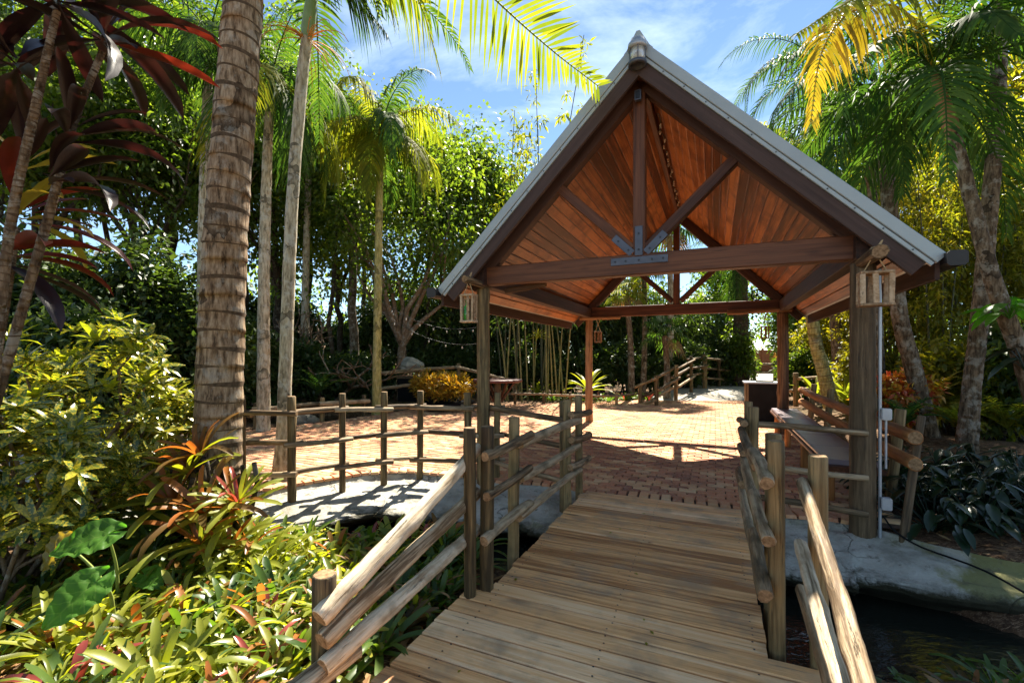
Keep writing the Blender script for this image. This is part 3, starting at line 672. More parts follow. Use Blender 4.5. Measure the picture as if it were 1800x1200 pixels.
# ------------------------------------------------------------------ footbridge
fb = thing('footbridge', 'weathered plank footbridge leading over the channel to the plaza', 'footbridge', PV(2.2, -1.2, 0))
bcur = -.03; k = 0
while bcur > -5.6:
    wd = R.uniform(.134, .146); wide = bcur < -2.42
    a0, a1 = (1.22, 3.30) if wide else (1.35, 3.02)
    a0 += R.uniform(-.012, .012); a1 += R.uniform(-.012, .012)
    if k == 0: a0 += .02
    zt = R.uniform(-.0025, .0025)+.004
    o = beam(fb, 'plank', PV(a0, bcur-wd/2, -.018+zt), PV(a1, bcur-wd/2, -.018+zt+R.uniform(-.003, .003)), wd-R.uniform(.010, .016), .038, M['deck'], c=.006)
    bcur -= wd; k += 1
for a in (1.42, 2.19, 2.95): beam(fb, 'joist', PV(a, -.05, -.13), PV(a, -5.6, -.13), .07, .18, M['post_wood'] if 0 else M['beam'])
for a in (1.28, 3.14): beam(fb, 'joist', PV(a, -2.5, -.13), PV(a, -5.6, -.13), .05, .18, M['beam'])
nail = pd_mesh('nail', [(.006*math.cos(q*1.0472), .006*math.sin(q*1.0472), 0) for q in range(6)], [(0, 1, 2, 3, 4, 5)], M['bolt'])
for i in range(27):
    for a in (1.42, 2.19, 2.95):
        for o_ in (-.035, .035): wobj('nail', nail, fb, PV(a+R.uniform(-.01, .01), -.1-i*.14+o_, .0075))

# railings of the bridge
def railing(label, side, ap, bs, pairs, nearfan):
    t = thing('log_railing', label, 'railing', PV(ap, -1.3, -.5), 'log railings along the footbridge')
    s = 1 if side == 'L' else -1
    for (a, b, h) in bs:
        log(t, 'post', PV(a, b, -.95), PV(a+R.uniform(-.02, .02), b+R.uniform(-.015, .015), h), R.uniform(.041, .046), None, [M['post_wood'], M['log_end']], .05, .006)
    for z in (.93, .655, .375):
        ai = ap+s*.08
        for i, (b0_, b1_) in enumerate(((-2.62, -1.84), (-2.02, -.36), (-.62, .12))):
            dz = .02*(i-1)+R.uniform(-.01, .01); lift = (.055 if i == 1 else 0)
            log(t, 'rail', PV(ai+R.uniform(-.01, .01), b0_+R.uniform(-.04, .04), z+dz-lift+.02), PV(ai+R.uniform(-.01, .01), b1_+R.uniform(-.04, .04), z-dz-lift*.9), R.uniform(.031, .039), None, [M['log'], M['log_end']], .13, .010)
    return t
lr = railing('log railing on the left side of the footbridge, fanning down to a short end post', 'L', 1.29, [(1.335, -2.53, 1.11), (1.275, -2.66, 1.115), (1.29, -1.985, 1.10), (1.28, -.52, 1.11), (1.31, -.13, 1.12)], None, None)
rr_ = railing('log railing on the right side of the footbridge with thick pale rails toward the viewer', 'R', 3.08, [(3.08, -2.47, 1.13), (3.26, -2.52, 1.08), (3.09, -2.01, 1.10), (3.09, -.51, 1.11), (3.09, .05, 1.11)], None, None)
# left fan
log(lr, 'post', PV(1.03, -3.665, -.4), PV(1.035, -3.665, .54), .058, .057, [M['post_wood'], M['log_end']], .04)
for (z0, z1, da, r) in ((.955, .385, .03, .048), (.645, .285, .045, .046), (.39, .165, .055, .043)):
    log(lr, 'rail', PV(1.245, -2.50, z0), PV(1.055+da, -3.74, z1), r*.86, r, [M['log_pale'], M['log_end']], .10, .008, 16)
log(lr, 'rail', PV(1.12, -3.55, .155), PV(.93, -4.35, .02), .058, .055, [M['log_pale'], M['log_end']], .06, .01, 14)
# right fan
for p0, p1, r0, r1 in ((AT(1411, 848, 2.36), AT(1556, 1330, 1.12), .029, .030), (AT(1407, 955, 2.33), AT(1510, 1290, 1.38), .029, .029), (AT(1408, 1035, 2.30), AT(1485, 1290, 1.62), .029, .029)):
    log(rr_, 'rail', p0, p1, r0, r1, [M['log_pale'] if p0.z > .6 else M['log'], M['log_end']], .14, .008, 16)

log(rr_, 'post', AT(1560, 1330, 1.12)+Vector((.06, 0, -.95)), AT(1560, 1330, 1.12)+Vector((.06, 0, .02)), .045, None, [M['post_wood'], M['log_end']])
# plaza fence along the channel
def fence(label, posts, rails, r=.045, rr0=.03, group='log fences around the brick plaza', mats='log', zoff=0, ends=.10):
    c = Vector((0, 0, 0))
    for p in posts: c += Vector(p[0])
    c /= len(posts); c.z = min(p[0][2] for p in posts)
    t = thing('log_fence', label, 'fence', c, group)
    for p0, h in posts:
        p0 = Vector(p0); log(t, 'post', p0-Vector((0, 0, .15)), Vector((p0.x+R.uniform(-.012, .012), p0.y, h)), r*R.uniform(.92, 1.08), None, [M['post_wood'], M['log_end']], .05, .006, 10)
    for i in range(len(posts)-1):
        A, B = Vector(posts[i][0]), Vector(posts[i+1][0]); ha, hb = posts[i][1], posts[i+1][1]
        d = (B-A); d.z = 0; d.normalize(); n_ = Vector((-d.y, d.x, 0))
        for j, fz in enumerate(rails):
            za, zb = (fz if fz > 0 else ha+fz), (fz if fz > 0 else hb+fz)
            sd_ = (r+rr0*.75)*(1 if (i+j) % 2 else -1)
            pa = Vector((A.x, A.y, za+R.uniform(-.02, .02)))-d*ends+n_*sd_; pb = Vector((B.x, B.y, zb+R.uniform(-.02, .02)))+d*ends+n_*sd_
            log(t, 'rail', pa, pb, rr0*R.uniform(.9, 1.15), None, [M[mats], M['log_end']], .09, .006, 10)
    return t
fence('log fence along the curved channel edge left of the pavilion', [((-5.55, 7.15, -.1), 1.1), ((-4.5, 6.15, -.1), 1.1), ((-3.24, 5.44, -.12), 1.11), ((-2.60, 5.37, -.13), 1.11), ((-2.15, 5.77, -.10), 1.11), ((-1.70, 6.04, -.10), 1.11), ((-1.26, 6.20, -.13), 1.11), ((-.58, 6.02, -.1), 1.10), ((-.20, 6.0, -.12), 1.10), (tuple(PV(1.20, -.40, -.15)), 1.08)],
      [.90, .55, .20])
rf = thing('log_fence', 'log rails joining the right bridge railing to the thick front post', 'fence', PV(3.6, -.1, -.1), 'log fences around the brick plaza')
for z, dz in ((.90, -.02), (.50, -.03), (.16, -.03)):
    log(rf, 'rail', PV(3.10, -.07, z), PV(W_+.02, -.155, z+dz), .030, .027, [M['log'], M['log_end']], .16, .015, 12)

# conduit on the right front post
cp = PV(W_+.02, 0, 0)+U*.115-V*.06
cdt = thing('conduit', 'grey metal conduit with two junction boxes on the right front post', 'conduit', cp)
v, f = tube_np([cp+Vector((0, 0, z)) for z in (-.1, .8, 1.6, 2.4)], [.014]*4, 8); obj('pipe', np_mesh('pipe', v-np.array(cp), f, M['galv'], True), cdt)
v, f = tube_np([cp+U*.05+V*.02+Vector((0, 0, z)) for z in (.55, .8, 1.02)], [.010]*3, 8); obj('pipe', np_mesh('pipe', v-np.array(cp), f, M['galv'], True), cdt)
for z, s_ in ((.24, .075), (1.06, .07)):
    o = obj('junction_box', box_mesh('junction_box', .045, s_*1.1, s_*1.5, M['galv'], .01), cdt, -V*.015+Vector((0, 0, z))+U*.035, frame_q(-V))
    obj('cover', box_mesh('cover', .008, s_*.95, s_*1.3, M['galv'], .004), o, (.046, 0, 0))
v, f = tube_np(smooth_path([cp+Vector((0, 0, .12))+U*.02, cp+U*.10-V*.05+Vector((0, 0, .0)), cp+U*.25-V*.18+Vector((0, 0, -.07)), cp+U*.55-V*.45+Vector((0, 0, -.10)), cp+U*.8-V*.8+Vector((0, 0, -.2))], 16), [.008]*17, 7)
hs = obj('hose', np_mesh('hose', v-np.array(cp), f, M['black_paint'], True), None, cp); tag(hs, 'black hose trailing from the right front post down the bank', 'hose')
# leaning stake beside the right front post
o = log(None, 'leaning_stake', PV(W_+.28, -.12, -.12), PV(W_+.52, .20, 1.02), .035, .032, [M['pole_dark'], M['log_end']]); tag(o, 'dark leaning log stake right of the conduit post', 'stake')
# ------------------------------------------------------------------ furniture
bp0 = PV(4.08, 2.9, 0)
bench = thing('slab_bench', 'long log bench with reddish half-log back rails on the right side of the pavilion', 'bench', bp0)
for b in (.75, 2.3, 3.9, 5.35):
    for a in (3.92, 4.22): log(bench, 'leg', PV(a, b, -.03), PV(a, b, .40), .05, None, [M['slab_warm'], M['log_end']])
    log(bench, 'back_post', PV(4.46, b+.05, -.05), PV(4.56, b+.05, 1.02), .05, None, [M['post_wood'], M['log_end']])
beam(bench, 'seat_board', PV(3.93, .35, .425), PV(3.93, 5.6, .425), .24, .05, M['slab_warm'] if 0 else M['beam'], c=.01)
beam(bench, 'seat_board', PV(4.20, .35, .425), PV(4.20, 5.6, .425), .24, .05, M['beam'], c=.01)
for z in (.62, .86):
    log(bench, 'back_rail', PV(4.40, -.1, z), PV(4.40, 5.75, z+.02), .062, .066, [M['slab_warm'], M['log_end']], .10, .02, 12)
nc = 6
words = ['nearest', 'second nearest', 'third nearest', 'fourth nearest', 'fifth nearest', 'farthest']
for k in range(nc):
    b0_ = .45+k*.85
    me = box_mesh('cushion', .83, .47, .055, M['vinyl'], .018)
    c = obj('seat_cushion', me, None, PV(4.06, b0_, .479), frame_q(V)); tag(c, 'dull mauve seat cushion on the log bench, %s of the row' % words[k], 'cushion', 'cushions along the log bench')
# dark host cabinet
ctp = PV(3.62, 7.05, 0)
ctp = Vector((6.06, 10.9, 0))
cab = thing('host_cabinet', 'tall black cabinet with pale wooden side standing behind the bench', 'cabinet', ctp)
ux, vy = Vector((.92, -.39, 0)).normalized(), Vector((.39, .92, 0)).normalized()
beam(cab, 'body', ctp+Vector((0, 0, .46))-ux*.36, ctp+Vector((0, 0, .46))+ux*.42, .5, .92, M['black_paint'], c=.008)
beam(cab, 'side_panel', ctp+Vector((0, 0, .46))-ux*.43, ctp+Vector((0, 0, .46))-ux*.365, .52, .92, M['pole_dark'], c=.006)
beam(cab, 'top', ctp+Vector((0, 0, .945))-ux*.47, ctp+Vector((0, 0, .945))+ux*.46, .56, .04, M['galv'], c=.008)
beam(cab, 'plinth', ctp+Vector((0, 0, -.02))-ux*.34, ctp+Vector((0, 0, -.02))+ux*.40, .46, .04, M['black_paint'], c=.004)
tb = obj('tray', box_mesh('tray', .36, .24, .02, M['black_paint'], .006), None, ctp+Vector((-.22, 0, .976)), frame_q(ux)); tag(tb, 'flat black tray lying on top of the cabinet', 'tray')

# round table beyond the pavilion's left post
tp = Vector((-.42, 13.2, 0)); rt = thing('round_table', 'dark red round table on brackets behind the left front post', 'table', tp)
obj('table_top', lathe('table_top', [(.02, .82), (.70, .82), (.72, .84), (.72, .885), (.70, .90), (.02, .90)], plain('table_red', (.10, .028, .022), .5), 28), rt)
log(rt, 'pedestal', tp+Vector((0, 0, -.05)), tp+Vector((0, 0, .81)), .11, .10, [M['pole_dark'], M['log_end']])
for k in range(4):
    an = .5+k*math.pi/2; d = Vector((math.cos(an), math.sin(an), 0)); beam(rt, 'bracket', tp+d*.12+Vector((0, 0, .25)), tp+d*.55+Vector((0, 0, .80)), .06, .06, M['beam'])

# ------------------------------------------------------------------ fences at the back
def gz(x, y): return float(ground_z(x, y))
def FPT(x, y, h, z=0.0):                   # foot seen at photo x,y on level z; top height
    d = FPX*(CAMH-z)/(y-HY); return ((x-900)/FPX*d, d, z), h
# low edging fence of the back planting bed
fence('low log edging in front of the back planting bed', [FPT(905, 708, .42), FPT(955, 709, .40), FPT(1002, 711, .40), FPT(1084, 712, .42), FPT(1125, 708, .50)], [.30], .045, .035, mats='log')
fence('log fence climbing beside the pale path at the back', [FPT(1125, 707, .62), FPT(1154, 712, .95), FPT(1188, 703, 1.25), (AT(1215, 690, 17.8), 1.55), (AT(1238, 684, 18.8), 1.62)], [-.12, -.45, -.78], .07, .045, mats='log')
fence('log fence across the back before the hedge', [(AT(1240, 684, 18.8), 1.55), (AT(1264, 684, 19.5), 1.48), (AT(1296, 684, 20.2), 1.40), (AT(1326, 684, 21.0), 1.30), (AT(1362, 682, 22.0), 1.22)], [-.10, -.50, -.92], .06, .045, mats='log')
fence('log railing of the far small bridge behind the potted shrub', [(AT(664, 716, 14.2), 1.15), (AT(742, 712, 15.5), 1.25), (AT(806, 704, 16.5), 1.30), (AT(906, 700, 16.8), .7)], [-.12, -.62], .07, .055, mats='log')
fence('second log railing of the far small bridge, farther back', [(AT(743, 690, 19.5), 1.85), (AT(762, 690, 19.8), 1.60), (AT(793, 690, 20.2), 1.75), (AT(810, 690, 20.4), 1.6), (AT(882, 690, 20.8), 1.35), (AT(915, 696, 19.5), .6)], [-.12, -.62], .075, .05, mats='log')
fence('log railing beside the small pond', [(AT(450, 752, 10.2), .52), (AT(502, 748, 10.6), .52), (AT(566, 742, 11.2), .55), (AT(640, 736, 12.0), .55)], [.40, .22], .06, .05, mats='log')
o = log(None, 'lying_log', AT(645, 722, 12.9), AT(745, 714, 13.9), .11, .09, [M['log'], M['log_end']]); tag(o, 'thick log lying at the plaza edge left of the potted shrub', 'log')
fence('log fence seen behind the bench toward the agave', [(AT(1399, 704, 12.2), 1.12), (AT(1452, 690, 14.0), 1.1), (AT(1500, 690, 14.4), 1.1)], [-.15, -.5], .07, .045)
fence('short fence posts at the far end of the path', [(AT(1326, 668, 25), 1.3), (AT(1362, 668, 25.5), 1.25), (AT(1392, 668, 26), 1.3)], [-.15], .09, .05)
# gate and wall far behind
gp = AT(1340, 656, 40); gate = thing('timber_gate', 'reddish brown boarded gate at the end of the path', 'gate', (gp.x, gp.y, 0))
for k in range(14): beam(gate, 'board', Vector((gp.x-3+k*.43, gp.y+.0, 1.0)), Vector((gp.x-3+k*.43+.42, gp.y, 1.0)), .06, 2.1, M['gate_wood'])
for z in (.35, 1.7): beam(gate, 'rail', Vector((gp.x-3.05, gp.y-.06, z)), Vector((gp.x+3.05, gp.y-.06, z)), .05, .14, M['gate_wood'])
for x in (-3.1, 0, 3.1): beam(gate, 'gate_post', Vector((gp.x+x, gp.y-.05, 0)), Vector((gp.x+x, gp.y-.05, 2.2)), .16, .12, M['gate_wood'])
# boulder beside the far bridge
def rock(label, p, s, seed):
    g = np.random.default_rng(seed); v = []; f = []; nu, nv = 14, 9
    for i in range(nv):
        th = math.pi*i/(nv-1)
        for j in range(nu):
            ph = 2*math.pi*j/nu; d = np.array([math.sin(th)*math.cos(ph), math.sin(th)*math.sin(ph), math.cos(th)])
            r = 1+.22*math.sin(3*d[0]+seed)+.16*math.sin(5*d[1]+2*d[2]+seed*2)+g.uniform(-.06, .06)
            v.append(tuple(d*r*np.array(s)))
    f = [(i*nu+j, (i+1)*nu+j, (i+1)*nu+(j+1) % nu, i*nu+(j+1) % nu) for i in range(nv-1) for j in range(nu)]
    o = obj('boulder', pd_mesh('boulder', v, f, M['rock']), None, p); return tag(o, label, 'boulder', 'boulders in the garden')
rock('grey boulder on top of the dark ledge beside the branching tree', AT(726, 642, 16.4), (.42, .4, .24), 3)
o = thing('dark_ledge', 'dark box planter under the boulder beside the branching tree', 'planter', AT(726, 712, 16.6))
beam(o, 'body', AT(704, 690, 16.6), AT(756, 690, 16.6), .8, 1.1, M['black_paint'], c=.02)
beam(o, 'rim', AT(702, 663, 16.6), AT(758, 663, 16.6), .86, .06, M['pole_dark'], c=.02)
for k, (x, y, d, s) in enumerate(((255, 858, 5.9, .30), (300, 850, 5.95, .26), (205, 862, 6.0, .33), (520, 742, 11.0, .22), (545, 740, 11.3, .18))):
    rock(['pale rounded boulder in the left channel bank', 'pale boulder beside the big palm trunk', 'pale boulder at the far left of the channel bank', 'dark boulder at the pond edge by the low rail', 'small boulder at the pond edge'][k], AT(x, y, d), (s*1.6, s*1.1, s*.75), k+5)

# garden string lights sagging between trees
def string(label, p, q, sag, nb):
    p, q = Vector(p), Vector(q); t = thing('string_lights', label, 'string lights', p, 'strings of garden bulbs')
    pts = [p.lerp(q, k/24)-Vector((0, 0, sag*4*(k/24)*(1-k/24))) for k in range(25)]
    v, f = tube_np(pts, [.005]*25, 5); obj('cable', np_mesh('cable', v-np.array(p), f, M['wire']), t)
    bm = log_mesh('bulb', .05, .014, .020, [M['bulb']], 3, 0, 0, 8, 2)
    for k in range(nb):
        s = (k+.7)/nb; wobj('bulb', bm, t, p.lerp(q, s)-Vector((0, 0, sag*4*s*(1-s)+.11)))
string('bulb string sagging from the thin palm to the pavilion corner', AT(672, 530, 12.3), AT(838, 575, 13), .30, 7)
string('lower bulb string sagging toward the left front post', AT(672, 548, 12.5), AT(850, 602, 13), .35, 6)
string('upper bulb string crossing the left trees', AT(560, 520, 14), AT(700, 545, 14), .3, 5)
string('bulb string hanging over the gate', AT(1290, 530, 24), AT(1420, 552, 24), .6, 8)
string('second bulb string hanging over the gate', AT(1290, 575, 26), AT(1420, 560, 26), .5, 7)

# ------------------------------------------------------------------ foliage makers
def unit(v): return v/np.maximum(np.linalg.norm(v, axis=-1, keepdims=True), 1e-9)
def leaf_cloud(g, centers, rad, per, size, wr=.32, droop=.4, spread=.75, flat=1.0):
    """many small folded leaves around clump centres -> arrays"""
    centers = np.asarray(centers, float); nC = len(centers); rad = np.broadcast_to(np.asarray(rad, float), (nC,))
    n = nC*per; ci = np.repeat(np.arange(nC), per)
    off = g.normal(size=(n, 3)); off = unit(off)*(g.random((n, 1))**.45); off[:, 2] *= flat
    pos = centers[ci]+off*rad[ci][:, None]
    d = unit(off*spread+g.normal(size=(n, 3))*.55+np.array([0, 0, -droop]))
    ref = unit(g.normal(size=(n, 3))*.5+np.array([0, 0, 1.0])); sd = unit(np.cross(d, ref)); up = np.cross(sd, d)
    L_ = size*g.uniform(.6, 1.3, (n, 1)); w = L_*wr
    b = pos; l = pos+d*L_*.45+sd*w+up*L_*.07; t = pos+d*L_+np.array([0, 0, -1.])*L_*.12; r = pos+d*L_*.45-sd*w+up*L_*.07
    v = np.stack([b, l, t, r], 1).reshape(-1, 3); i = np.arange(n)*4
    f = np.concatenate([np.stack([i, i+2, i+1], 1), np.stack([i, i+3, i+2], 1)], 0)
    f = f.reshape(2, n, 3).transpose(1, 0, 2).reshape(-1, 3)
    return v, f
def clumps(g, n, c, r, shell=.55, low=-1):
    p = unit(g.normal(size=(n*3, 3))); p = p[p[:, 2] > low][:n]; rr = (shell+(1-shell)*g.random((len(p), 1)))
    q = p*rr*np.array(r)*(1+.22*np.sin(p[:, :1]*5+p[:, 1:2]*4+c[0]))
    return q+np.array(c)
def limb(acc, p0, p1, r0, r1, g, n=5, wob=.12, seg=7):
    p0, p1 = np.array(p0, float), np.array(p1, float); ln = np.linalg.norm(p1-p0); pts = []
    for k in range(n+1):
        t = k/n; pts.append(p0+(p1-p0)*t+(g.normal(size=3)*wob*ln*.25 if 0 < k < n else 0)+np.array([0, 0, .10*ln*math.sin(t*math.pi)]))
    v, f = tube_np(pts, [r0+(r1-r0)*k/n for k in range(n+1)], seg); acc.add(v, f); return pts
def tree(name, label, base, crown_c, crown_r, nclump, per, leaf, mat, bark, tr, seed, cat='tree', group='trees behind the plaza', clr=.62, fork=.35, nl=9, wr=.32, droop=.4, shell=.5, multi=1):
    g = np.random.default_rng(seed); base = Vector(base); t = thing(name, label, cat, base, group)
    B = np.zeros(3); C = np.array(crown_c)-np.array(base); Rr = np.array(crown_r, float)
    cl = clumps(g, nclump, C, Rr, shell)
    a = Acc(); fk = B+(C-B)*fork; fk[2] = max(fk[2], .3)
    for m in range(multi):
        off = g.normal(size=3)*np.array([.2, .2, 0])*(multi > 1)
        fk_m = fk+off*3
        limb(a, B+off+np.array([0, 0, -.25]), fk_m, tr, tr*.75, g, 6, .05, 10)
        idx = g.choice(len(cl), min(nl, len(cl)), replace=False)
        for i in idx:
            mid = fk_m*.45+cl[i]*.55+g.normal(size=3)*.12*Rr.mean()
            pts = limb(a, fk_m, mid, tr*.55, tr*.28, g, 4, .10); limb(a, mid, cl[i], tr*.26, tr*.06, g, 4, .12, 5)
            for q in range(2):
                j = np.argsort(np.linalg.norm(cl-mid, axis=1))[1+q]; limb(a, mid, cl[j], tr*.18, tr*.05, g, 4, .12, 5)
    obj('trunk', a.mesh('trunk', M[bark], True), t)
    rad = g.uniform(.7, 1.25, len(cl))*Rr.mean()*clr*.55
    v, f = leaf_cloud(g, cl, rad, per, leaf, wr, droop)
    obj('crown', np_mesh('crown', v, f, M[mat]), t); return t
def shrub(name, label, base, r, nclump, per, leaf, mat, seed, cat='shrub', group='dark shrubs behind the plaza', wr=.3, droop=.2, stem='bark_dark', shell=.45, mats2=None):
    g = np.random.default_rng(seed); t = thing(name, label, cat, base, group)
    cl = clumps(g, nclump, np.array([0, 0, r[2]*.95]), np.array(r)*.85, shell, -.75)
    a = Acc()
    for i in g.choice(len(cl), min(8, len(cl)), replace=False): limb(a, (g.normal()*.08, g.normal()*.08, -.1), cl[i], .035, .012, g, 4, .15, 5)
    obj('stems', a.mesh('stems', M[stem], True), t)
    v, f = leaf_cloud(g, cl, np.full(len(cl), np.mean(r)*.33), per, leaf, wr, droop)
    obj('foliage', np_mesh('foliage', v, f, M[mat]), t); return t

def frond_arr(path, nl, ll, lw, g, lift=.15, grav=.45, sweep=.55, profile=None, vfold=.35, roll=0):
    """feather palm leaf: rachis along path, nl leaflet pairs"""
    path = [Vector(p) for p in path]; acc = Acc(); n = len(path)
    rad = [.016*(1-.85*k/(n-1))+.002 for k in range(n)]
    v, f = tube_np(path, rad, 5); acc.add(v, f)
    P = np.array([tuple(p) for p in path]); T = unit(np.gradient(P, axis=0))
    up = np.array([0, 0, 1.]); S = unit(np.cross(T, up)+1e-6); N = np.cross(S, T); S, N = S*math.cos(roll)+N*math.sin(roll), N*math.cos(roll)-S*math.sin(roll)
    ss = np.linspace(.10, .995, nl); ix = ss*(n-1); i0 = np.minimum(ix.astype(int), n-2); fr = (ix-i0)[:, None]
    lp = lambda A: A[i0]*(1-fr)+A[i0+1]*fr
    p, t, s, nn = lp(P), unit(lp(T)), unit(lp(S)), unit(lp(N))
    prof = np.sin(np.clip(ss*1.02+.10, 0, 1)*math.pi)**.6*.75+.28*(1-ss); prof = np.clip(prof, .22, 1)
    for sg in (-1, 1):
        jt = g.normal(size=(nl, 3))*.09; d = unit(s*sg+t*(sweep+.5*ss[:, None]**2)+nn*vfold+jt)
        Lf = (ll*prof*g.uniform(.85, 1.1, nl))[:, None]; wv = unit(t-d*np.sum(t*d, 1, keepdims=True))
        gr = (grav*g.uniform(.6, 1.4, nl))[:, None]; pts = []
        for k, (q, wq) in enumerate(((0, .35), (.25, 1), (.6, .85), (1, .06))):
            c = p+d*Lf*q*(1-.18*gr*q)+np.array([0, 0, -1.])*gr*Lf*q*q; ww = wv*(lw*wq)*(.5+.5*prof[:, None])
            pts += [c-ww, c+ww]
        vv = np.stack(pts, 1).reshape(-1, 3); b = np.arange(nl)[:, None]*8
        ff = np.concatenate([b+np.array([[2*k, 2*k+1, 2*k+3, 2*k+2]]) for k in range(3)], 1).reshape(-1, 4); acc.add(vv, ff)
    return acc
def frond_path(p, az, el, ln, bend, n=14, twist=0):
    pts = [Vector(p)]; e = el; a = az; st = ln/n
    for k in range(n):
        pts.append(pts[-1]+Vector((math.cos(e)*math.sin(a), math.cos(e)*math.cos(a), math.sin(e)))*st); e = max(e-bend/n*(.55+.9*k/n), -1.5); a += twist/n
    return pts
def trunk_mesh(name, pts, rads, mat, ring=0, ringh=.0, seg=14, per=3, tilt=.0):
    """palm stem with leaf-scar rings as real steps"""
    ln = sum((Vector(pts[i+1])-Vector(pts[i])).length for i in range(len(pts)-1)); nr = max(8, int(ln/ring)) if ring else 10
    path = smooth_path(pts, nr*per); v = []; n = len(path); st_ = (path[1]-path[0]).length
    for k in range(per-1, n, per):                 # squeeze the ledge under each scar
        if k+1 < n: path[k] = path[k+1].lerp(path[k], .35); rr = random.Random(len(pts)*7+int(ln*100))
    off = 0
    for k, p in enumerate(path):
        t = k/(n-1); i = t*(len(rads)-1); j = min(int(i), len(rads)-2); r = rads[j]+(rads[j+1]-rads[j])*(i-j)
        ph = k % per
        if ph == 0: off = rr.uniform(-1, 1); ta = rr.random()*6.28
        r *= 1+ringh*(1-2*ph/max(per-1, 1))*.5*(1+.4*off)
        tg = (path[min(k+1, n-1)]-path[max(k-1, 0)]).normalized(); s = tg.cross(Vector((0, 1, .05))).normalized(); w = tg.cross(s)
        for q in range(seg):
            an = 2*math.pi*q/seg; x = 1+.02*math.sin(3*an+k*.4)+rr.uniform(-.012, .012)
            v.append(p+s*(r*x*math.cos(an))+w*(r*x*math.sin(an))+tg*(tilt*r*math.cos(an-ta)*(1 if ring else 0)))
    f = [(k*seg+q, k*seg+(q+1) % seg, (k+1)*seg+(q+1) % seg, (k+1)*seg+q) for k in range(n-1) for q in range(seg)]
    mi = [1 if ring and ringh > .05 and k % per == per-1 else 0 for k in range(n-1) for q in range(seg)]
    return np_mesh(name, np.array([tuple(p) for p in v]), np.array(f), [mat, M['scar']], True, mi)
def palm(label, pts, rads, mat, seed, nf=13, fl=2.6, ll=.55, lw=.022, fmat='palm_green', shaft=.8, shaftmat='crownshaft', ring=.16, ringh=.045, els=(1.25, -.35), bend=1.7, extra=(), skip=None, mats2=None, grav=.5, nl=46, tilt=.05, seg=14, flower=False, azs=None, group='feather palms around the plaza'):
    g = np.random.default_rng(seed); base = Vector(pts[0]); t = thing('palm_tree', label, 'palm tree', base, group)
    rel = [Vector(p)-base for p in pts]; obj('trunk', trunk_mesh('trunk', rel, rads, M[mat], ring, ringh, seg, 4, tilt), t)
    top = rel[-1]; d = (rel[-1]-rel[-2]).normalized(); r1 = rads[-1]; head = top
    if shaft:
        head = top+d*shaft; v, f = tube_np([top-d*.02, top+d*shaft*.15, top+d*shaft*.5, top+d*shaft*.9, head+d*.15], [r1*1.02, r1*1.28, r1*1.15, r1*.75, r1*.35], 14); obj('crownshaft', np_mesh('crownshaft', v, f, M[shaftmat], True), t)
    for k in range(nf):
        az = (azs[k] if azs else k*2.39996+g.uniform(-.25, .25)); u = (k+.5)/nf
        if skip and skip(az % 6.2832): continue
        el = els[0]+(els[1]-els[0])*u+g.uniform(-.12, .12)
        path = frond_path(head+d*.05, az, el, fl*g.uniform(.85, 1.1), bend*g.uniform(.85, 1.15), twist=g.uniform(-.3, .3))
        fm = fmat if not mats2 or g.random() > mats2[1] else mats2[0]
        obj('frond', frond_arr(path, nl, ll, lw, g, grav=grav*g.uniform(.7, 1.3)).mesh('frond', M[fm]), t)
    for (cp_, fm, l2, gv, *ro) in extra:
        path = smooth_path([head+d*.05]+[Vector(q)-base for q in cp_], 16)
        obj('frond', frond_arr(path, int(nl*1.25), l2, lw*1.15, g, grav=gv, vfold=.1, roll=ro[0] if ro else 0).mesh('frond', M[fm]), t)
    if flower:
        a = Acc(); q0 = top-d*.05
        for k in range(26):
            az = g.uniform(-.3, 2.6) if k < 18 else g.uniform(3.3, 4.6); e = g.uniform(-.2, .7); p = frond_path(q0, az, e, g.uniform(.35, .75), 2.2, 6); v, f = tube_np(p, [.008, .007, .006, .005, .005, .004, .003], 4); a.add(v, f)
        obj('flower_spray', a.mesh('flower_spray', M['flower_orange']), t)
    return t
# ------------------------------------------------------------------ palms
A0 = AT(376, 985, 4.3)
palm('tall thick ringed palm trunk rising from the bromeliads in the left foreground', [A0, AT(382, 800, 4.3), AT(398, 400, 4.33), AT(428, 0, 4.36), AT(440, -260, 4.4)], [.225, .205, .182, .168, .155], 'bark_big', 1, nf=9, fl=2.6, ring=.12, ringh=.055, shaft=1.0,
     els=(1.2, .1), bend=1.4, tilt=.10, seg=32, skip=lambda a: 2.2 < a < 5.4, group='ringed palms')
palm('slender grey palm just behind the big trunk, left of it', [AT(352, 742, 10), AT(356, 500, 10), AT(360, 300, 10), AT(366, 120, 10)], [.13, .11, .10, .09], 'bark_grey', 2, nf=13, fl=2.7, shaft=.7, ring=.2, els=(1.1, -.7), bend=2.2, grav=.9, ll=.75)
palm('slender grey palm standing on the bricks between the big trunk and the leaning palm', [AT(463, 757, 9.6), AT(464, 500, 9.7), AT(469, 300, 9.8), AT(474, 190, 9.8)], [.135, .115, .10, .085], 'bark_grey', 3, nf=15, fl=2.8, shaft=.6, ring=.2, els=(1.0, -.7), bend=2.2, grav=.95, ll=.8, mats2=('palm_lime', .3))
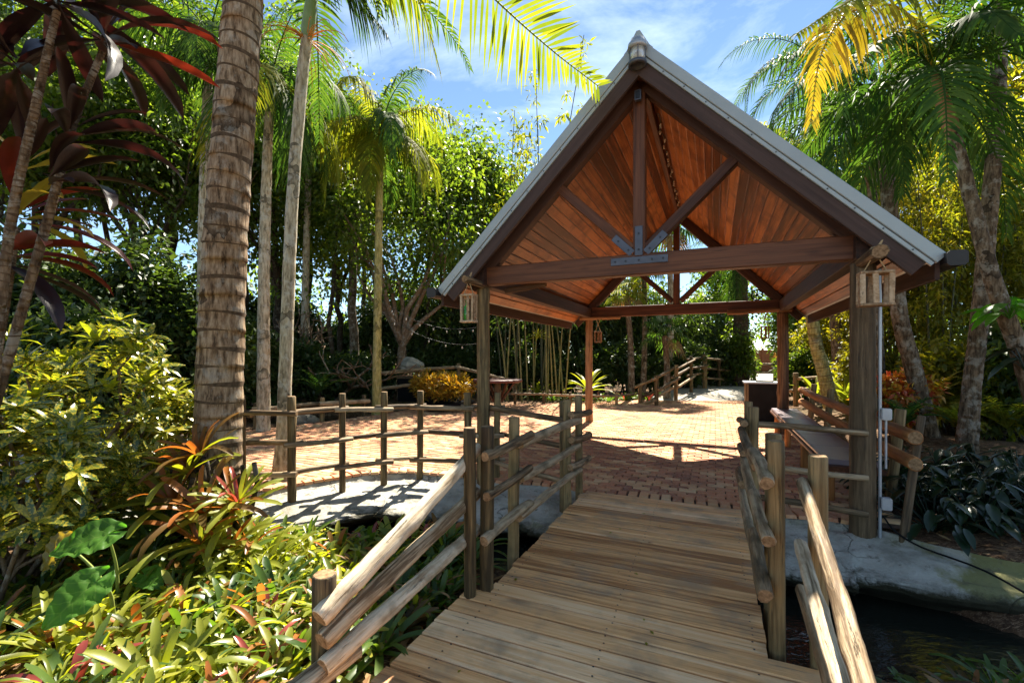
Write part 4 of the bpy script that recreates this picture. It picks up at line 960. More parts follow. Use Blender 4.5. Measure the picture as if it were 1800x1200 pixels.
palm('leaning pale palm with orange flower spray rising beside the plaza edge', [AT(494, 846, 5.92), AT(498, 760, 5.92), AT(505, 560, 5.95), AT(514, 350, 5.95), AT(530, 150, 5.9), AT(540, 65, 5.9)], [.125, .085, .079, .075, .072, .068], 'bark_grey', 4, nf=7, fl=2.6, shaft=.75, ring=.14, ringh=.02,
     els=(1.2, -.2), bend=1.6, flower=True, skip=lambda a: 1.9 < a < 3.5, mats2=('palm_lime', .4),
     extra=((( AT(640, -110, 5.6), AT(730, -10, 5.4), AT(775, 130, 5.2)), 'palm_lime', .75, .6, .7), ((AT(680, -190, 5.5), AT(850, -20, 5.1), AT(960, 80, 4.9), AT(1052, 152, 4.7)), 'palm_lime', .85, .10, 1.25), ((AT(590, -60, 5.9), AT(640, 10, 6), AT(680, 60, 6)), 'palm_green', .6, .8)))
palm('thin yellowish palm with full crown standing at the left back of the plaza', [AT(662, 729, 12.3), AT(663, 600, 12.3), AT(666, 400, 12.3), AT(668, 292, 12.3)], [.135, .11, .10, .09], 'bark_green', 5, nf=18, nl=60, lw=.024, fl=2.7, shaft=.9, ring=.35, els=(1.3, -.5), bend=2.3, grav=1.0, ll=.75, fmat='palm_lime', mats2=('palm_green', .4))
palm('far grey palm left of the thin yellowish palm', [AT(535, 720, 16), AT(537, 500, 16), AT(545, 220, 16)], [.15, .12, .10], 'bark_grey', 6, nf=15, fl=3.2, shaft=.7, ring=.3, els=(1.1, -.8), bend=2.2, grav=.9, ll=.9, nl=38)
# right side
palm('leaning palm with brown crownshaft at the right edge', [AT(1850, 812, 6), AT(1800, 640, 6), AT(1748, 500, 6), AT(1712, 370, 6), AT(1686, 270, 6), AT(1674, 232, 6)], [.125, .10, .09, .078, .072, .07], 'bark_brown', 7, nf=15, fl=2.6, shaft=.75, shaftmat='crownshaft_brown', ring=.13, els=(1.1, -.6), bend=1.9, grav=.8, ll=.62,
     extra=(((AT(1590, 20, 5.6), AT(1500, 20, 5.2), AT(1445, 90, 5.0), AT(1425, 215, 4.9)), 'palm_yellow', .62, .8, .9), ((AT(1600, -20, 5.5), AT(1520, -10, 5), AT(1400, 60, 4.7)), 'palm_lime', .6, .7, .6), ((AT(1700, 40, 5.4), AT(1740, 20, 5), AT(1790, 60, 4.6)), 'palm_green', .55, .8)))
palm('straight grey palm leaning left at the right edge in front of the other', [AT(1698, 800, 6.5), AT(1708, 680, 6.5), AT(1722, 560, 6.5), AT(1738, 380, 6.5), AT(1752, 200, 6.5), AT(1762, -60, 6.5)], [.13, .105, .10, .095, .09, .085], 'bark_brown', 8, nf=13, fl=2.8, shaft=.8, ring=.13, els=(1.1, -.5), bend=1.8, grav=.7)
palm('dark curved palm emerging behind the roof on the right', [AT(1636, 775, 8), AT(1606, 650, 8), AT(1580, 545, 8), AT(1562, 345, 8), AT(1552, 225, 8)], [.15, .13, .12, .115, .105], 'bark_brown', 9, nf=16, fl=2.9, shaft=.7, ring=.14, els=(1.15, -.7), bend=2.0, grav=.8, ll=.7)
palm('second dark palm behind the roof, farther back', [AT(1546, 742, 10), AT(1540, 560, 10), AT(1532, 345, 10), AT(1527, 235, 10)], [.14, .12, .11, .10], 'bark_brown', 10, nf=14, fl=2.7, shaft=.6, ring=.16, els=(1.1, -.6), bend=2.0, grav=.8, ll=.7, mats2=('palm_lime', .3))
palm('yellowish textured palm trunk behind the bench', [AT(1462, 716, 10.5), AT(1447, 650, 10.5), AT(1432, 590, 10.5), AT(1412, 430, 10.5), AT(1408, 330, 10.5)], [.17, .14, .13, .12, .11], 'bark_green', 12, nf=14, fl=2.6, shaft=.6, ring=.10, ringh=.06, els=(1.2, -.5), bend=1.9, grav=.7, mats2=('palm_lime', .3))
palm('tall palm far behind the roof ridge on the right', [AT(1480, 740, 14), AT(1450, 300, 14), AT(1440, 150, 14)], [.16, .13, .11], 'bark_brown', 13, nf=15, fl=3.2, shaft=.7, ring=.25, els=(1.1, -.7), bend=2.0, grav=.8, ll=.8, nl=40)
# palms seen through the pavilion
def fan_leaf(acc, p, d, g, r, nseg=20):
    d = Vector(d).normalized(); s = d.cross(Vector((0, 0, 1))).normalized(); u = s.cross(d)
    for k in range(nseg):
        an = (k/(nseg-1)-.5)*4.2; q = d*math.cos(an)+s*math.sin(an); w = (q.cross(u)).normalized()*r*.05; tip = p+q*r*(1-.1*abs(an))+Vector((0, 0, -.22*r*(1+abs(math.sin(an)))*g.uniform(.6, 1.3)))
        m = p+q*r*.55+u*r*.05
        acc.add([tuple(p), tuple(m-w), tuple(tip), tuple(m+w)], [(0, 1, 2, 3)])
def fan_palm(label, base, top, r, nlv, lr_, mat, fm, seed, dead=0):
    g = random.Random(seed); base, top = Vector(base), Vector(top); t = thing('fan_palm', label, 'palm tree', base, 'fan palms behind the pavilion')
    obj('trunk', trunk_mesh('trunk', [Vector((0, 0, -.1)), (top-base)*.5+Vector((.05, 0, 0)), top-base], [r*1.25, r, r*.9], M[mat], .15, .04, 12), t)
    for k in range(nlv):
        an = k*2.4+g.uniform(-.3, .3); el = 1.2-2.0*k/nlv; d = Vector((math.cos(el)*math.sin(an), math.cos(el)*math.cos(an), math.sin(el))); a = Acc(); p0 = top-base; p1 = p0+d*lr_*.9
        v, f = tube_np([p0, p0.lerp(p1, .5)+Vector((0, 0, .03)), p1], [.018, .013, .008], 4); a.add(v, f); fan_leaf(a, p1, d+Vector((0, 0, -.5)), g, lr_*g.uniform(.85, 1.1))
        obj('fan_leaf', a.mesh('fan_leaf', M['dry_leaf' if k >= nlv-dead else fm]), t)
fan_palm('fan palm left of centre behind the pavilion with straw skirt', AT(1110, 698, 17), AT(1102, 520, 17), .11, 16, .55, 'bark_brown', 'palm_lime', 1, 3)
fan_palm('slender fan palm trunk second from left behind the pavilion', AT(1130, 700, 17.5), AT(1132, 470, 17.5), .10, 14, .6, 'bark_brown', 'palm_green', 2, 1)
fan_palm('fan palm with spread leaves in front of the dark hedge', AT(1172, 700, 16.6), AT(1168, 590, 16.6), .11, 10, .62, 'bark_brown', 'palm_green', 3, 1)
fan_palm('tall fan palm behind the centre of the rear truss', AT(1178, 700, 19), AT(1176, 400, 19), .12, 18, .9, 'bark_grey', 'palm_green', 4, 2)
palm('thick dark vine covered palm trunk beside the gate', [AT(1302, 690, 20), AT(1302, 560, 20), AT(1300, 440, 20)], [.36, .30, .30], 'bark_dark', 14, nf=14, fl=3.0, shaft=0, ring=.2, els=(1.0, -.9), bend=1.8, grav=.9, ll=.7, nl=36, ringh=.08)
shrub('vine', 'leafy vine wrapped round the dark palm trunk by the gate', AT(1300, 690, 19.9), (.62, .62, 1.7), 60, 60, .16, 'leaf_mid', 61, 'vine', 'vines')

# ------------------------------------------------------------------ background trees
def gnd(x, d, z=0): return Vector(((x-900)/FPX*d, d, z))
tree('broadleaf_tree', 'branching brown tree with wide fine leaved crown behind the plaza', gnd(705, 16.6), AT(712, 375, 16.8), (3.4, 2.6, 3.9), 125, 85, .17, 'leaf_mid', 'bark_tree', .20, 21, fork=.28, nl=12, clr=.5)
tree('broadleaf_tree', 'feathery green tree left of the big palm trunk', gnd(240, 13), AT(250, 230, 13), (2.6, 2.2, 2.9), 110, 120, .15, 'leaf_mid', 'bark_dark', .14, 22, fork=.5, clr=.52)
tree('broadleaf_tree', 'tall tree at the upper left edge behind the red leaved plants', gnd(60, 12), AT(70, 190, 12), (2.8, 2.2, 3.2), 110, 120, .16, 'leaf_mid', 'bark_dark', .15, 23, fork=.5, clr=.55)
tree('broadleaf_tree', 'light green tree between the slender palms', gnd(500, 17), AT(480, 330, 17), (3.0, 2.4, 3.4), 110, 110, .19, 'leaf_mid', 'bark_dark', .16, 24, fork=.5, clr=.55)
tree('broadleaf_tree', 'bright feathery tree behind the thin yellowish palm', gnd(600, 21), AT(590, 350, 21), (2.6, 2.4, 4.2), 90, 100, .22, 'leaf_bright', 'bark_dark', .15, 25, fork=.5, clr=.55)
tree('broadleaf_tree', 'rounded tree crown left of the roof edge', gnd(800, 20), AT(800, 370, 20), (2.4, 2.2, 4.0), 95, 75, .19, 'leaf_mid', 'bark_tree', .15, 26, fork=.4, clr=.55)
tree('broadleaf_tree', 'sunlit yellow green tree filling the right background', gnd(1650, 14), AT(1650, 330, 14), (3.2, 2.4, 3.4), 140, 120, .17, 'leaf_bright', 'bark_dark', .14, 27, fork=.45, clr=.5, group='sunlit trees on the right')
tree('broadleaf_tree', 'sunlit yellow green tree at the far right edge', gnd(1880, 12), AT(1860, 350, 12), (2.8, 2.2, 3.0), 120, 120, .16, 'leaf_bright', 'bark_dark', .13, 28, fork=.45, clr=.52, group='sunlit trees on the right')
tree('broadleaf_tree', 'tall yellow tree behind the right palms', gnd(1760, 19), AT(1740, 200, 19), (4.2, 3, 4.2), 120, 110, .24, 'leaf_yellow', 'bark_dark', .18, 29, fork=.5, clr=.52, group='sunlit trees on the right')
tree('broadleaf_tree', 'golden leaved small tree behind the right front post', gnd(1505, 15), AT(1490, 565, 15), (1.5, 1.3, 1.7), 70, 110, .15, 'leaf_yellow', 'bark_dark', .08, 30, fork=.4, clr=.55, group='sunlit trees on the right')
tree('broadleaf_tree', 'green tree beside the gate right of the rear post', gnd(1420, 24), AT(1425, 560, 24), (2.2, 1.8, 2.8), 80, 110, .22, 'leaf_mid', 'bark_dark', .14, 31, fork=.4, clr=.55)
tree('broadleaf_tree', 'grey leaved tree behind the path fence', gnd(1270, 24), AT(1262, 560, 24), (1.7, 1.6, 3.0), 80, 100, .20, 'leaf_mid', 'bark_dark', .14, 32, fork=.4, clr=.55)
for k, (x, d, cy_, r3, mt, lb) in enumerate(((300, 16, 130, (3.0, 2.4, 3.2), 'leaf_mid', 'tall canopy tree behind the feathery tree'), (140, 17, 70, (3.4, 2.6, 3.6), 'leaf_mid', 'tall canopy tree at the upper left'), (430, 19, 170, (3.2, 2.6, 4.0), 'leaf_mid', 'tall canopy tree behind the slender palms'), (-60, 15, 180, (3.2, 2.6, 3.6), 'leaf_dark', 'dark canopy tree beyond the left border'), (545, 23, 290, (3.2, 2.6, 4.6), 'leaf_mid', 'tall far tree left of the branching tree'), (880, 24, 430, (2.6, 2.2, 3.6), 'leaf_mid', 'far tree just left of the roof edge'), (640, 25, 330, (3.0, 2.4, 4.2), 'leaf_bright', 'far sunlit tree behind the branching tree'), (730, 26, 330, (3.4, 2.4, 4.6), 'leaf_mid', 'tall far tree behind the branching tree crown'), (480, 24, 190, (3.6, 2.4, 4.6), 'leaf_mid', 'tall far canopy behind the leaning palm'))):
    tree('broadleaf_tree', lb, gnd(x, d), AT(x, cy_-15, d), r3, 100, 76, .20, mt, 'bark_dark', .15, 300+k, fork=.55, clr=.52)
sl = [(75, 13, 'left of the ti plants stems'), (190, 14, 'above the spotted shrub'), (285, 13.5, 'left of the big palm'), (430, 15, 'right of the big palm'), (582, 17, 'left of the thin yellowish palm'), (627, 18, 'thick and dark beside the thin yellowish palm'), (748, 19, 'right of the branching tree'), (780, 20, 'behind the bulb strings'), (845, 19.5, 'behind the left front post')]
for k, (x, d, lb) in enumerate(sl):
    tree('slender_tree', 'slender dark trunked tree '+lb, gnd(x, d), AT(x+12*(-1)**k, 250 if x < 600 else 330, d), (1.5, 1.3, 1.9), 50, 90, .19, 'leaf_mid', 'bark_brown' if k % 2 else 'bark_dark', .19 if x == 627 else .085, 330+k, fork=.72, nl=6, clr=.6, group='slender trees behind the plaza')
# tall thin bamboo against the sky left of the roof
def bamboo(label, base, nc, h, lean, spread, mat, seed, leaf='leaf_mid', lper=26, lsz=.16, cr=.022, leaf_from=.45, group='bamboo clumps', branch=True):
    g = np.random.default_rng(seed); t = thing('bamboo_clump', label, 'bamboo', base, group); cl = []
    for k in range(nc):
        an = g.uniform(0, 6.28); r = spread*g.random()**.5; p0 = Vector((r*math.cos(an), r*math.sin(an), -.1)); hh = h*g.uniform(.75, 1.05)
        tp = p0+Vector((lean[0]*hh+g.normal()*.09*hh, lean[1]*hh+g.normal()*.09*hh, hh)); md = p0.lerp(tp, .55)-Vector(((tp.x-p0.x)*.15, (tp.y-p0.y)*.15, 0))
        n = 26; pts = smooth_path([p0, md, tp], n); rad = [cr*(1-.7*i/n)*(1.14 if i % 2 == 0 else 1) for i in range(n+1)]
        v, f = tube_np(pts, rad, 7); obj('culm', np_mesh('culm', v, f, M[mat], True), t)
        for i in range(int(n*leaf_from), n+1):
            q = np.array(pts[i])+g.normal(size=3)*.30*np.array([1, 1, .4]); cl.append(q)
    v, f = leaf_cloud(g, cl, g.uniform(.12, .34, len(cl)), lper, lsz, .13, .55)
    obj('foliage', np_mesh('foliage', v, f, M[leaf]), t); return t
bamboo('thin bamboo stems reaching into the sky left of the roof', gnd(886, 17), 3, 11.5, (.0, 0), .5, 'bamboo_dark', 41, 'leaf_bright', 14, .26, .032)
bamboo('thin bamboo stems against the sky close to the roof edge', gnd(945, 17.5), 5, 12, (.02, 0), .9, 'bamboo_dark', 42, 'leaf_bright', 14, .26, .032)
bamboo('yellow bamboo culms in a leaning clump behind the pavilion left side', gnd(975, 16.2), 9, 6.0, (.0, .0), .55, 'bamboo', 43, 'leaf_dark', 18, .18, .032, .6)
bamboo('yellow bamboo culms left in the row behind the pavilion', gnd(925, 16.5), 6, 6.0, (-.02, 0), .7, 'bamboo', 44, 'leaf_dark', 18, .18, .030, .6)
bamboo('single leaning bamboo group right of the left front post', gnd(895, 16.4), 2, 5.5, (.01, 0), .2, 'bamboo', 45, 'leaf_dark', 18, .18, .035, .6)
for k, (x, d, mt, h, lb) in enumerate(((1545, 11.5, 'leaf_yellow', 5.0, 'bright yellow green bamboo behind the right front post'), (1600, 11, 'leaf_yellow', 6.0, 'yellow green bamboo between the two right palms'), (1665, 10.5, 'leaf_bright', 6.0, 'dense bright bamboo behind the crossing palms'), (1730, 11, 'leaf_yellow', 6.0, 'sunlit bamboo right of the crossing palms'), (1810, 10, 'leaf_bright', 5.5, 'bamboo at the right border of the view'))):
    bamboo(lb, gnd(x, d, .1), 9, h, (0, 0), .7, 'bamboo_dark', 46+k, mt, 34, .15, .028, .28, 'sunlit bamboo on the right')

# ------------------------------------------------------------------ shrubs and hedges
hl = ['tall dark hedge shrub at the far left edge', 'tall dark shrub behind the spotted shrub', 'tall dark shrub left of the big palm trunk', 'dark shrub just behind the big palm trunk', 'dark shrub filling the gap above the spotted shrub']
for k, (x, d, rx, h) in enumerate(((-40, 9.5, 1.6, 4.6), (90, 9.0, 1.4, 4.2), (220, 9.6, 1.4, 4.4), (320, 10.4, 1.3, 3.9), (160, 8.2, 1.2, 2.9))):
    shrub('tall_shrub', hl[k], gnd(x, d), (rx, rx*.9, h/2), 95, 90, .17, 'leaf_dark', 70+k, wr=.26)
fl2 = ['tall hedge plant behind the slender palms', 'tall hedge plant behind the leaning palm', 'tall hedge plant behind the bare shrub', 'tall hedge plant left of the thin yellowish palm', 'tall hedge plant right of the thin yellowish palm', 'tall hedge plant behind the branching tree']
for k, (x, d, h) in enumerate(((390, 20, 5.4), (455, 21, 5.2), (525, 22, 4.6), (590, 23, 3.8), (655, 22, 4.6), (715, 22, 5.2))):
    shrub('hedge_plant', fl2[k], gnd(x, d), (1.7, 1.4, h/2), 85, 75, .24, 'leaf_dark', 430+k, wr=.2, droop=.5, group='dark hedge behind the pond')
ul = ['dark undergrowth shrub beside the slender palms', 'dark shrub behind the leaning palm', 'dark shrub behind the pond', 'dark low shrub left of the branching tree', 'dark shrub right of the branching tree', 'low green shrub between the pond and the tree', 'dark shrub at the left end of the plaza fence', 'low leafy shrub by the dark trunks']
for k, (x, d, rx, h, mt) in enumerate(((435, 12.5, 1.2, 2.9, 'leaf_dark'), (520, 14, 1.2, 2.2, 'leaf_dark'), (600, 15.5, 1.3, 1.7, 'leaf_dark'), (655, 17, 1.2, 1.9, 'leaf_dark'), (770, 19, 1.4, 3.4, 'leaf_dark'), (560, 16, 1.1, 1.3, 'leaf_mid'), (395, 11, 1.1, 2.6, 'leaf_dark'), (630, 19, 1.2, 1.8, 'leaf_mid'))):
    shrub('shrub', ul[k], gnd(x, d), (rx, rx*.9, h/2), 60, 90, .17, mt, 80+k, wr=.24)
cl_ = ['tall dark hedge plant behind the far small bridge', 'tall dark hedge plant left of the left front post', 'tall dark hedge plant right of the left front post', 'tall dark hedge plant behind the yellow bamboo', 'tall dark hedge plant left of the rear left post', 'tall dark hedge plant right of the rear left post', 'tall dark hedge plant behind the fan palms', 'tall dark hedge plant behind the spread fan palm', 'dark hedge plant behind the path fence', 'dark hedge plant left of the vine covered trunk']
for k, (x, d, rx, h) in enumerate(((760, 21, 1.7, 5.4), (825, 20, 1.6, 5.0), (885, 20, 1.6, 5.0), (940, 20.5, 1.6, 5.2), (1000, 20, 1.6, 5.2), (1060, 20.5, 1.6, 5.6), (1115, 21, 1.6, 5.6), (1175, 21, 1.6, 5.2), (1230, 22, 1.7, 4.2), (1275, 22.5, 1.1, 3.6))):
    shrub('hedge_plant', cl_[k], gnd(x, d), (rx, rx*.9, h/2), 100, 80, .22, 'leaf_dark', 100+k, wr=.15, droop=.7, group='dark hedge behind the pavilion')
rl = ['rounded green shrub between the rear right post and the agave', 'dark shrub behind the agave', 'sunlit shrub beside the right front post', 'yellow green shrub between the right palms', 'dark shrub between the crossing palms', 'bright green shrub behind the leaning palm', 'dark shrub at the right border behind the palms', 'yellow shrub at the right end of the gate', 'yellow green shrub at the left end of the gate']
for k, (x, d, rx, h, mt, sz) in enumerate(((1408, 16, .8, 1.9, 'leaf_mid', .17), (1470, 17, 1.1, 2.2, 'leaf_dark', .18), (1530, 11.5, .8, 1.9, 'leaf_yellow', .15), (1680, 9, .9, 1.9, 'leaf_yellow', .17), (1660, 9.6, 1.0, 1.6, 'leaf_dark', .17), (1755, 8.5, .8, 1.7, 'leaf_bright', .16), (1820, 8, 1.1, 2.4, 'leaf_dark', .17), (1377, 33, .5, 2.6, 'croton_gold', .2), (1314, 33, .5, 1.6, 'leaf_yellow', .2))):
    shrub('shrub', rl[k], gnd(x, d, .05), (rx, rx*.9, h/2), 55, 80, sz, mt, 120+k, wr=.22, group='shrubs on the right')
shrub('croton', 'red and yellow croton shrub right of the conduit post', gnd(1573, 8.3, .25), (.62, .5, .56), 60, 80, .15, 'croton_fire', 140, wr=.2, group='crotons')
lb_ = ['low dark shrub behind the far bridge rail', 'low dark shrub behind the round table', 'low dark shrub behind the bamboo', 'low dark shrub right of the bamboo', 'low dark shrub behind the rear left post', 'low dark shrub under the straw skirted palm', 'low dark shrub between the fan palms', 'low dark shrub behind the climbing fence', 'low dark shrub where the path fence turns']
for k, (x, d) in enumerate(((800, 18.6), (862, 18.4), (920, 18.2), (985, 18.2), (1045, 18.2), (1100, 18.6), (1150, 18.8), (1205, 19.2), (1255, 20.2))):
    shrub('low_shrub', lb_[k], gnd(x, d), (1.0, .7, .85+.2*(k % 3)), 60, 70, .18, 'leaf_dark', 400+k, wr=.22, group='low dark shrubs behind the plaza')
# far low woods beyond, one mass
g = np.random.default_rng(5); cc = []
for k in range(420):
    px = g.uniform(-500, 2400)
    if 1295 < px < 1392: top = g.uniform(.4, 1.6)
    elif 545 < px < 640: top = g.uniform(.4, 3.4)
    else: top = g.uniform(.5, 6.5)
    d = g.uniform(34, 48) if (1295 < px < 1392) else g.uniform(25, 32)
    if 1295 < px < 1392: d += 8
    cc.append(((px-900)/FPX*d, d, top))
v, f = leaf_cloud(g, cc, g.uniform(.8, 1.6, len(cc)), 110, .34, .3)
o = obj('distant_woods', np_mesh('distant_woods', v, f, M['leaf_mid'])); tag(o, 'far green mass of trees beyond the garden', 'woods', kind='stuff')

# bare branching shrub behind the slender palms
g = np.random.default_rng(77); bs = thing('bare_shrub', 'bare pale branching shrub behind the slender palms', 'shrub', gnd(568, 14.6)); bs.scale = (1.9, 1.9, 1.9); a = Acc()
def br(p, d, ln, r, k):
    q = p+d*ln; v, f = tube_np([p, p.lerp(q, .5)+Vector(tuple(g.normal(size=3)*.05*ln)), q], [r, r*.85, r*.7], 6); a.add(v, f)
    if k:
        for s in range(2 if k < 3 else 3):
            nd = (d+Vector(tuple(g.normal(size=3)*.55))+Vector((0, 0, .12))).normalized(); br(q, nd, ln*g.uniform(.6, .85), r*.68, k-1)
for s in range(4): br(Vector((g.normal()*.15, g.normal()*.1, -.05)), Vector((g.normal()*.5, g.normal()*.3, 1)).normalized(), .62, .04, 4)
obj('branches', a.mesh('branches', M['bark_tree'], True), bs)

# potted golden croton
pp_ = FPT(785, 720, 0)[0]; pc = thing('potted_croton', 'golden orange croton in a low dark pot at the plaza edge', 'potted shrub', pp_)
obj('pot', lathe('pot', [(.55, -.02), (.72, .12), (.80, .24), (.84, .25), (.84, .21), (.6, .18)], M['black_paint'], 24), pc)
g = np.random.default_rng(9); cl = clumps(g, 90, np.array([0, 0, .62]), np.array([.82, .7, .42]), .6, -.6)
v, f = leaf_cloud(g, cl, np.full(len(cl), .16), 34, .17, .16, -.5, 1.1); obj('foliage', np_mesh('foliage', v, f, M['croton_gold']), pc)

# ------------------------------------------------------------------ strap leaved plants
def strap(ln, wd, e0, bend, n=5, tipw=.35, cup=.35, end=.06):
    """one arching strap leaf in the local XZ plane, folded along its midrib"""
    v = []; p = Vector((0, 0, 0)); e = e0
    for k in range(n+1):
        t = k/n; w = wd*(.75+.25*min(1, t*3)) if t < .75 else wd*(1-(t-.75)/.25*(1-tipw)) if t < 1 else wd*end
        up = Vector((-math.sin(e), 0, math.cos(e)))
        v += [p+Vector((0, -w, 0))+up*w*cup, p, p+Vector((0, w, 0))+up*w*cup]
        p = p+Vector((math.cos(e), 0, math.sin(e)))*(ln/n); e -= bend/n*(.5+t)
    f = []
    for k in range(n): b = 3*k; f += [(b, b+1, b+4, b+3), (b+1, b+2, b+5, b+4)]
    return np.array([tuple(q) for q in v]), np.array(f)
def rosette_mesh(seed, n, ln, wd, mats, inner=1.25, outer=.25, bend=1.0):
    g = random.Random(seed); a = Acc()
    for k in range(n):
        u = k/n; v, f = strap(ln*g.uniform(.8, 1.1)*(.7+.4*u), wd*g.uniform(.85, 1.15), inner+(outer-inner)*u+g.uniform(-.1, .1), bend*g.uniform(.4, 1.7), 6, .85, g.uniform(.15, .6), .42); an = k*2.39996+g.uniform(-.2, .2)
        c, s = math.cos(an), math.sin(an); v = v@np.array([[c, s, 0], [-s, c, 0], [0, 0, 1]]); v[:, :2] += np.array([c, s])*.02
        a.add(v, f, 0 if len(mats) == 1 else (1 if u < .38 and g.random() < .75 else 0))
    return a.mesh('bromeliad', mats, True)
RM = {}
for key, mats in {'lime': ['brom_lime'], 'green': ['brom_green'], 'orange': ['brom_lime', 'brom_orange'], 'bronze': ['brom_bronze', 'brom_orange'], 'red': ['brom_green', 'brom_red']}.items():
    RM[key] = [rosette_mesh(hash(key) % 97+s if 0 else len(key)*31+s, 16+s, .34, .019, [M[m] for m in mats]) for s in range(4)]
leafmeshes = {}
for key in ('brom_lime', 'brom_green', 'brom_orange', 'brom_red', 'brom_bronze'):
    leafmeshes[key] = []
    for s in range(5):
        v, f = strap(.34*(.85+.08*s), .019+.002*(s % 3), 0, .3+.32*s, 7, .85, .2+.1*s, .42); leafmeshes[key].append(np_mesh('leaf', v, f, M[key], True))
bed_lab = {'lime': 'yellow green bromeliad in the sunlit bed beside the left railing', 'green': 'plain green bromeliad in the bed left of the footbridge', 'orange': 'lime bromeliad with orange heart in the left bed', 'bronze': 'bronze and orange bromeliad by the foot of the big palm', 'red': 'green bromeliad with red heart in the left bed'}
def bromeliad(p, key, sc, label, group, parts=False, tilt=(0, 0)):
    p = Vector(p); q = Quaternion((0, 0, 1), R.random()*6.28); q = Quaternion(Vector((1, 0, 0)), tilt[0]) @ Quaternion(Vector((0, 1, 0)), tilt[1]) @ q
    if not parts:
        o = obj('bromeliad', R.choice(RM[key]), None, p, q, sc); return tag(o, label, 'bromeliad', group)
    t = thing('bromeliad', label, 'bromeliad', p, group); n = R.randint(14, 18)
    mm = {'lime': ('brom_lime', 'brom_lime'), 'green': ('brom_green', 'brom_green'), 'orange': ('brom_lime', 'brom_orange'), 'bronze': ('brom_bronze', 'brom_orange'), 'red': ('brom_lime', 'brom_red')}[key]
    for k in range(n):
        u = k/n; e = 1.2-1.0*u+R.uniform(-.12, .12); an = k*2.39996+R.uniform(-.2, .2)
        ql = q @ Quaternion((0, 0, 1), an) @ Quaternion((0, 1, 0), -e)
        obj('leaf', R.choice(leafmeshes[mm[1] if u < .4 and R.random() < .8 else mm[0]]), t, q @ Vector((.02*math.cos(an), .02*math.sin(an), 0)), ql, sc*R.uniform(.85, 1.1)*(.72+.36*u))
    return t
spots = []; g = random.Random(3)
for _ in range(9000):
    x, y = g.uniform(-4.6, .1), g.uniform(1.5, 4.75)
    a_, b_ = ab(x, y)
    if a_ > (.82 if b_ < -3.2 else 1.02) or y > near_y(x)-.02: continue
    if x < -2.25 and y < 2.72+.3*(x+2): continue
    if x < -3.6 and y > 3.2: continue
    if math.hypot(x+2.82, y-4.3) < .30: continue
    dmin = .168 if y < 3.2 else .185
    if all(math.hypot(x-q[0], y-q[1]) > dmin for q in spots): spots.append((x, y))
spots.sort(key=lambda q: q[1])
for i, (x, y) in enumerate(spots):
    dr = ab(x, y)[0]; shade = dr > .55 and y > 2.6
    u = g.random()
    key = ('green' if u < .62 else 'lime' if u < .85 else 'bronze') if shade else ('lime' if u < .52 else 'orange' if u < .70 else 'green' if u < .91 else 'red')
    px = 900+FPX*x/y
    kw = {'lime': 'yellow green bromeliad', 'green': 'plain green bromeliad', 'orange': 'orange hearted bromeliad', 'bronze': 'bronze tinted bromeliad', 'red': 'red hearted bromeliad'}[key]
    pxx = 900+FPX*x/y; pyy = HY+FPX*1.55/y
    zone = ('along the bottom edge' if pyy > 1130 else 'in the front rows' if pyy > 1040 else 'in the middle rows' if pyy > 960 else 'in the back row')+(' under the left railing' if dr > .45 else ' left of the end post' if pxx > 440 else ' before the root mound' if pxx > 240 else ' by the elephant ears' if pxx > 110 else ' at the left border')
    bromeliad((x, y, gz(x, y)+.02), key, g.uniform(.85, 1.25), kw+' '+zone, 'bromeliads in the left bed' if key != 'bronze' else 'bronze bromeliads by the bridge', parts=(i < 70 and 0 < px < 900 and i % 2 == 0), tilt=(g.uniform(-.25, .25), g.uniform(-.25, .25)))
# thin leaved tufts and little ferns mixed into the bed
TM = [rosette_mesh(500+s_, 22, .30, .008, [M[m_]], 1.4, .5, 1.5) for s_, m_ in enumerate(('brom_green', 'brom_lime', 'palm_green', 'dry_leaf'))]
tn_ = ['dark grassy tuft', 'lime grassy tuft', 'green grassy tuft', 'dry straw coloured tuft']
for k in range(60):
    x, y = g.choice(spots); x += g.uniform(-.13, .13); y += g.uniform(-.1, .1)
    if ab(x, y)[0] > 1.0: continue
    m_ = k % 4; pxx = 900+FPX*x/y
    o = obj('grass_tuft', TM[m_], None, (x, y, gz(x, y)+.02), Quaternion((0, 0, 1), g.random()*6.28), g.uniform(.8, 1.25)); tag(o, tn_[m_]+' among the bromeliads '+('near the left railing' if pxx > 560 else 'left of the short end post' if pxx > 380 else 'before the root mound' if pxx > 200 else 'near the left border'), 'grass tuft', 'grassy tufts in the left bed')
# the climbing heap at the foot of the big palm
heap = thing('root_mound', 'dark rooty mound at the foot of the big palm', 'mound', (-2.62, 3.95, -.2)); a = Acc(); gg = np.random.default_rng(4)
for k in range(46):
    an = gg.uniform(0, 6.28); p0 = np.array([math.cos(an)*.32*gg.random(), math.sin(an)*.25*gg.random(), -.1]); limb(a, p0, p0*.6+np.array([gg.normal()*.12, gg.normal()*.08, gg.uniform(.35, 1.0)]), .035, .02, gg, 4, .2, 6)
obj('stems', a.mesh('stems', M['bark_dark'], True), heap)
hs_ = [(330, 830, 3.85, 'orange', 1.2), (352, 800, 3.92, 'bronze', 1.15), (305, 885, 3.75, 'orange', 1.25), (360, 900, 3.65, 'bronze', 1.25), (420, 895, 3.8, 'orange', 1.15), (300, 930, 3.75, 'green', 1.2), (350, 955, 3.55, 'orange', 1.2), (400, 965, 3.65, 'orange', 1.0), (270, 970, 3.7, 'green', 1.1), (330, 1010, 3.55, 'green', 1.2), (385, 1020, 3.5, 'green', 1.1), (440, 960, 3.75, 'orange', 1.1), (455, 1010, 3.55, 'lime', 1.1), (280, 1030, 3.5, 'green', 1.2)]
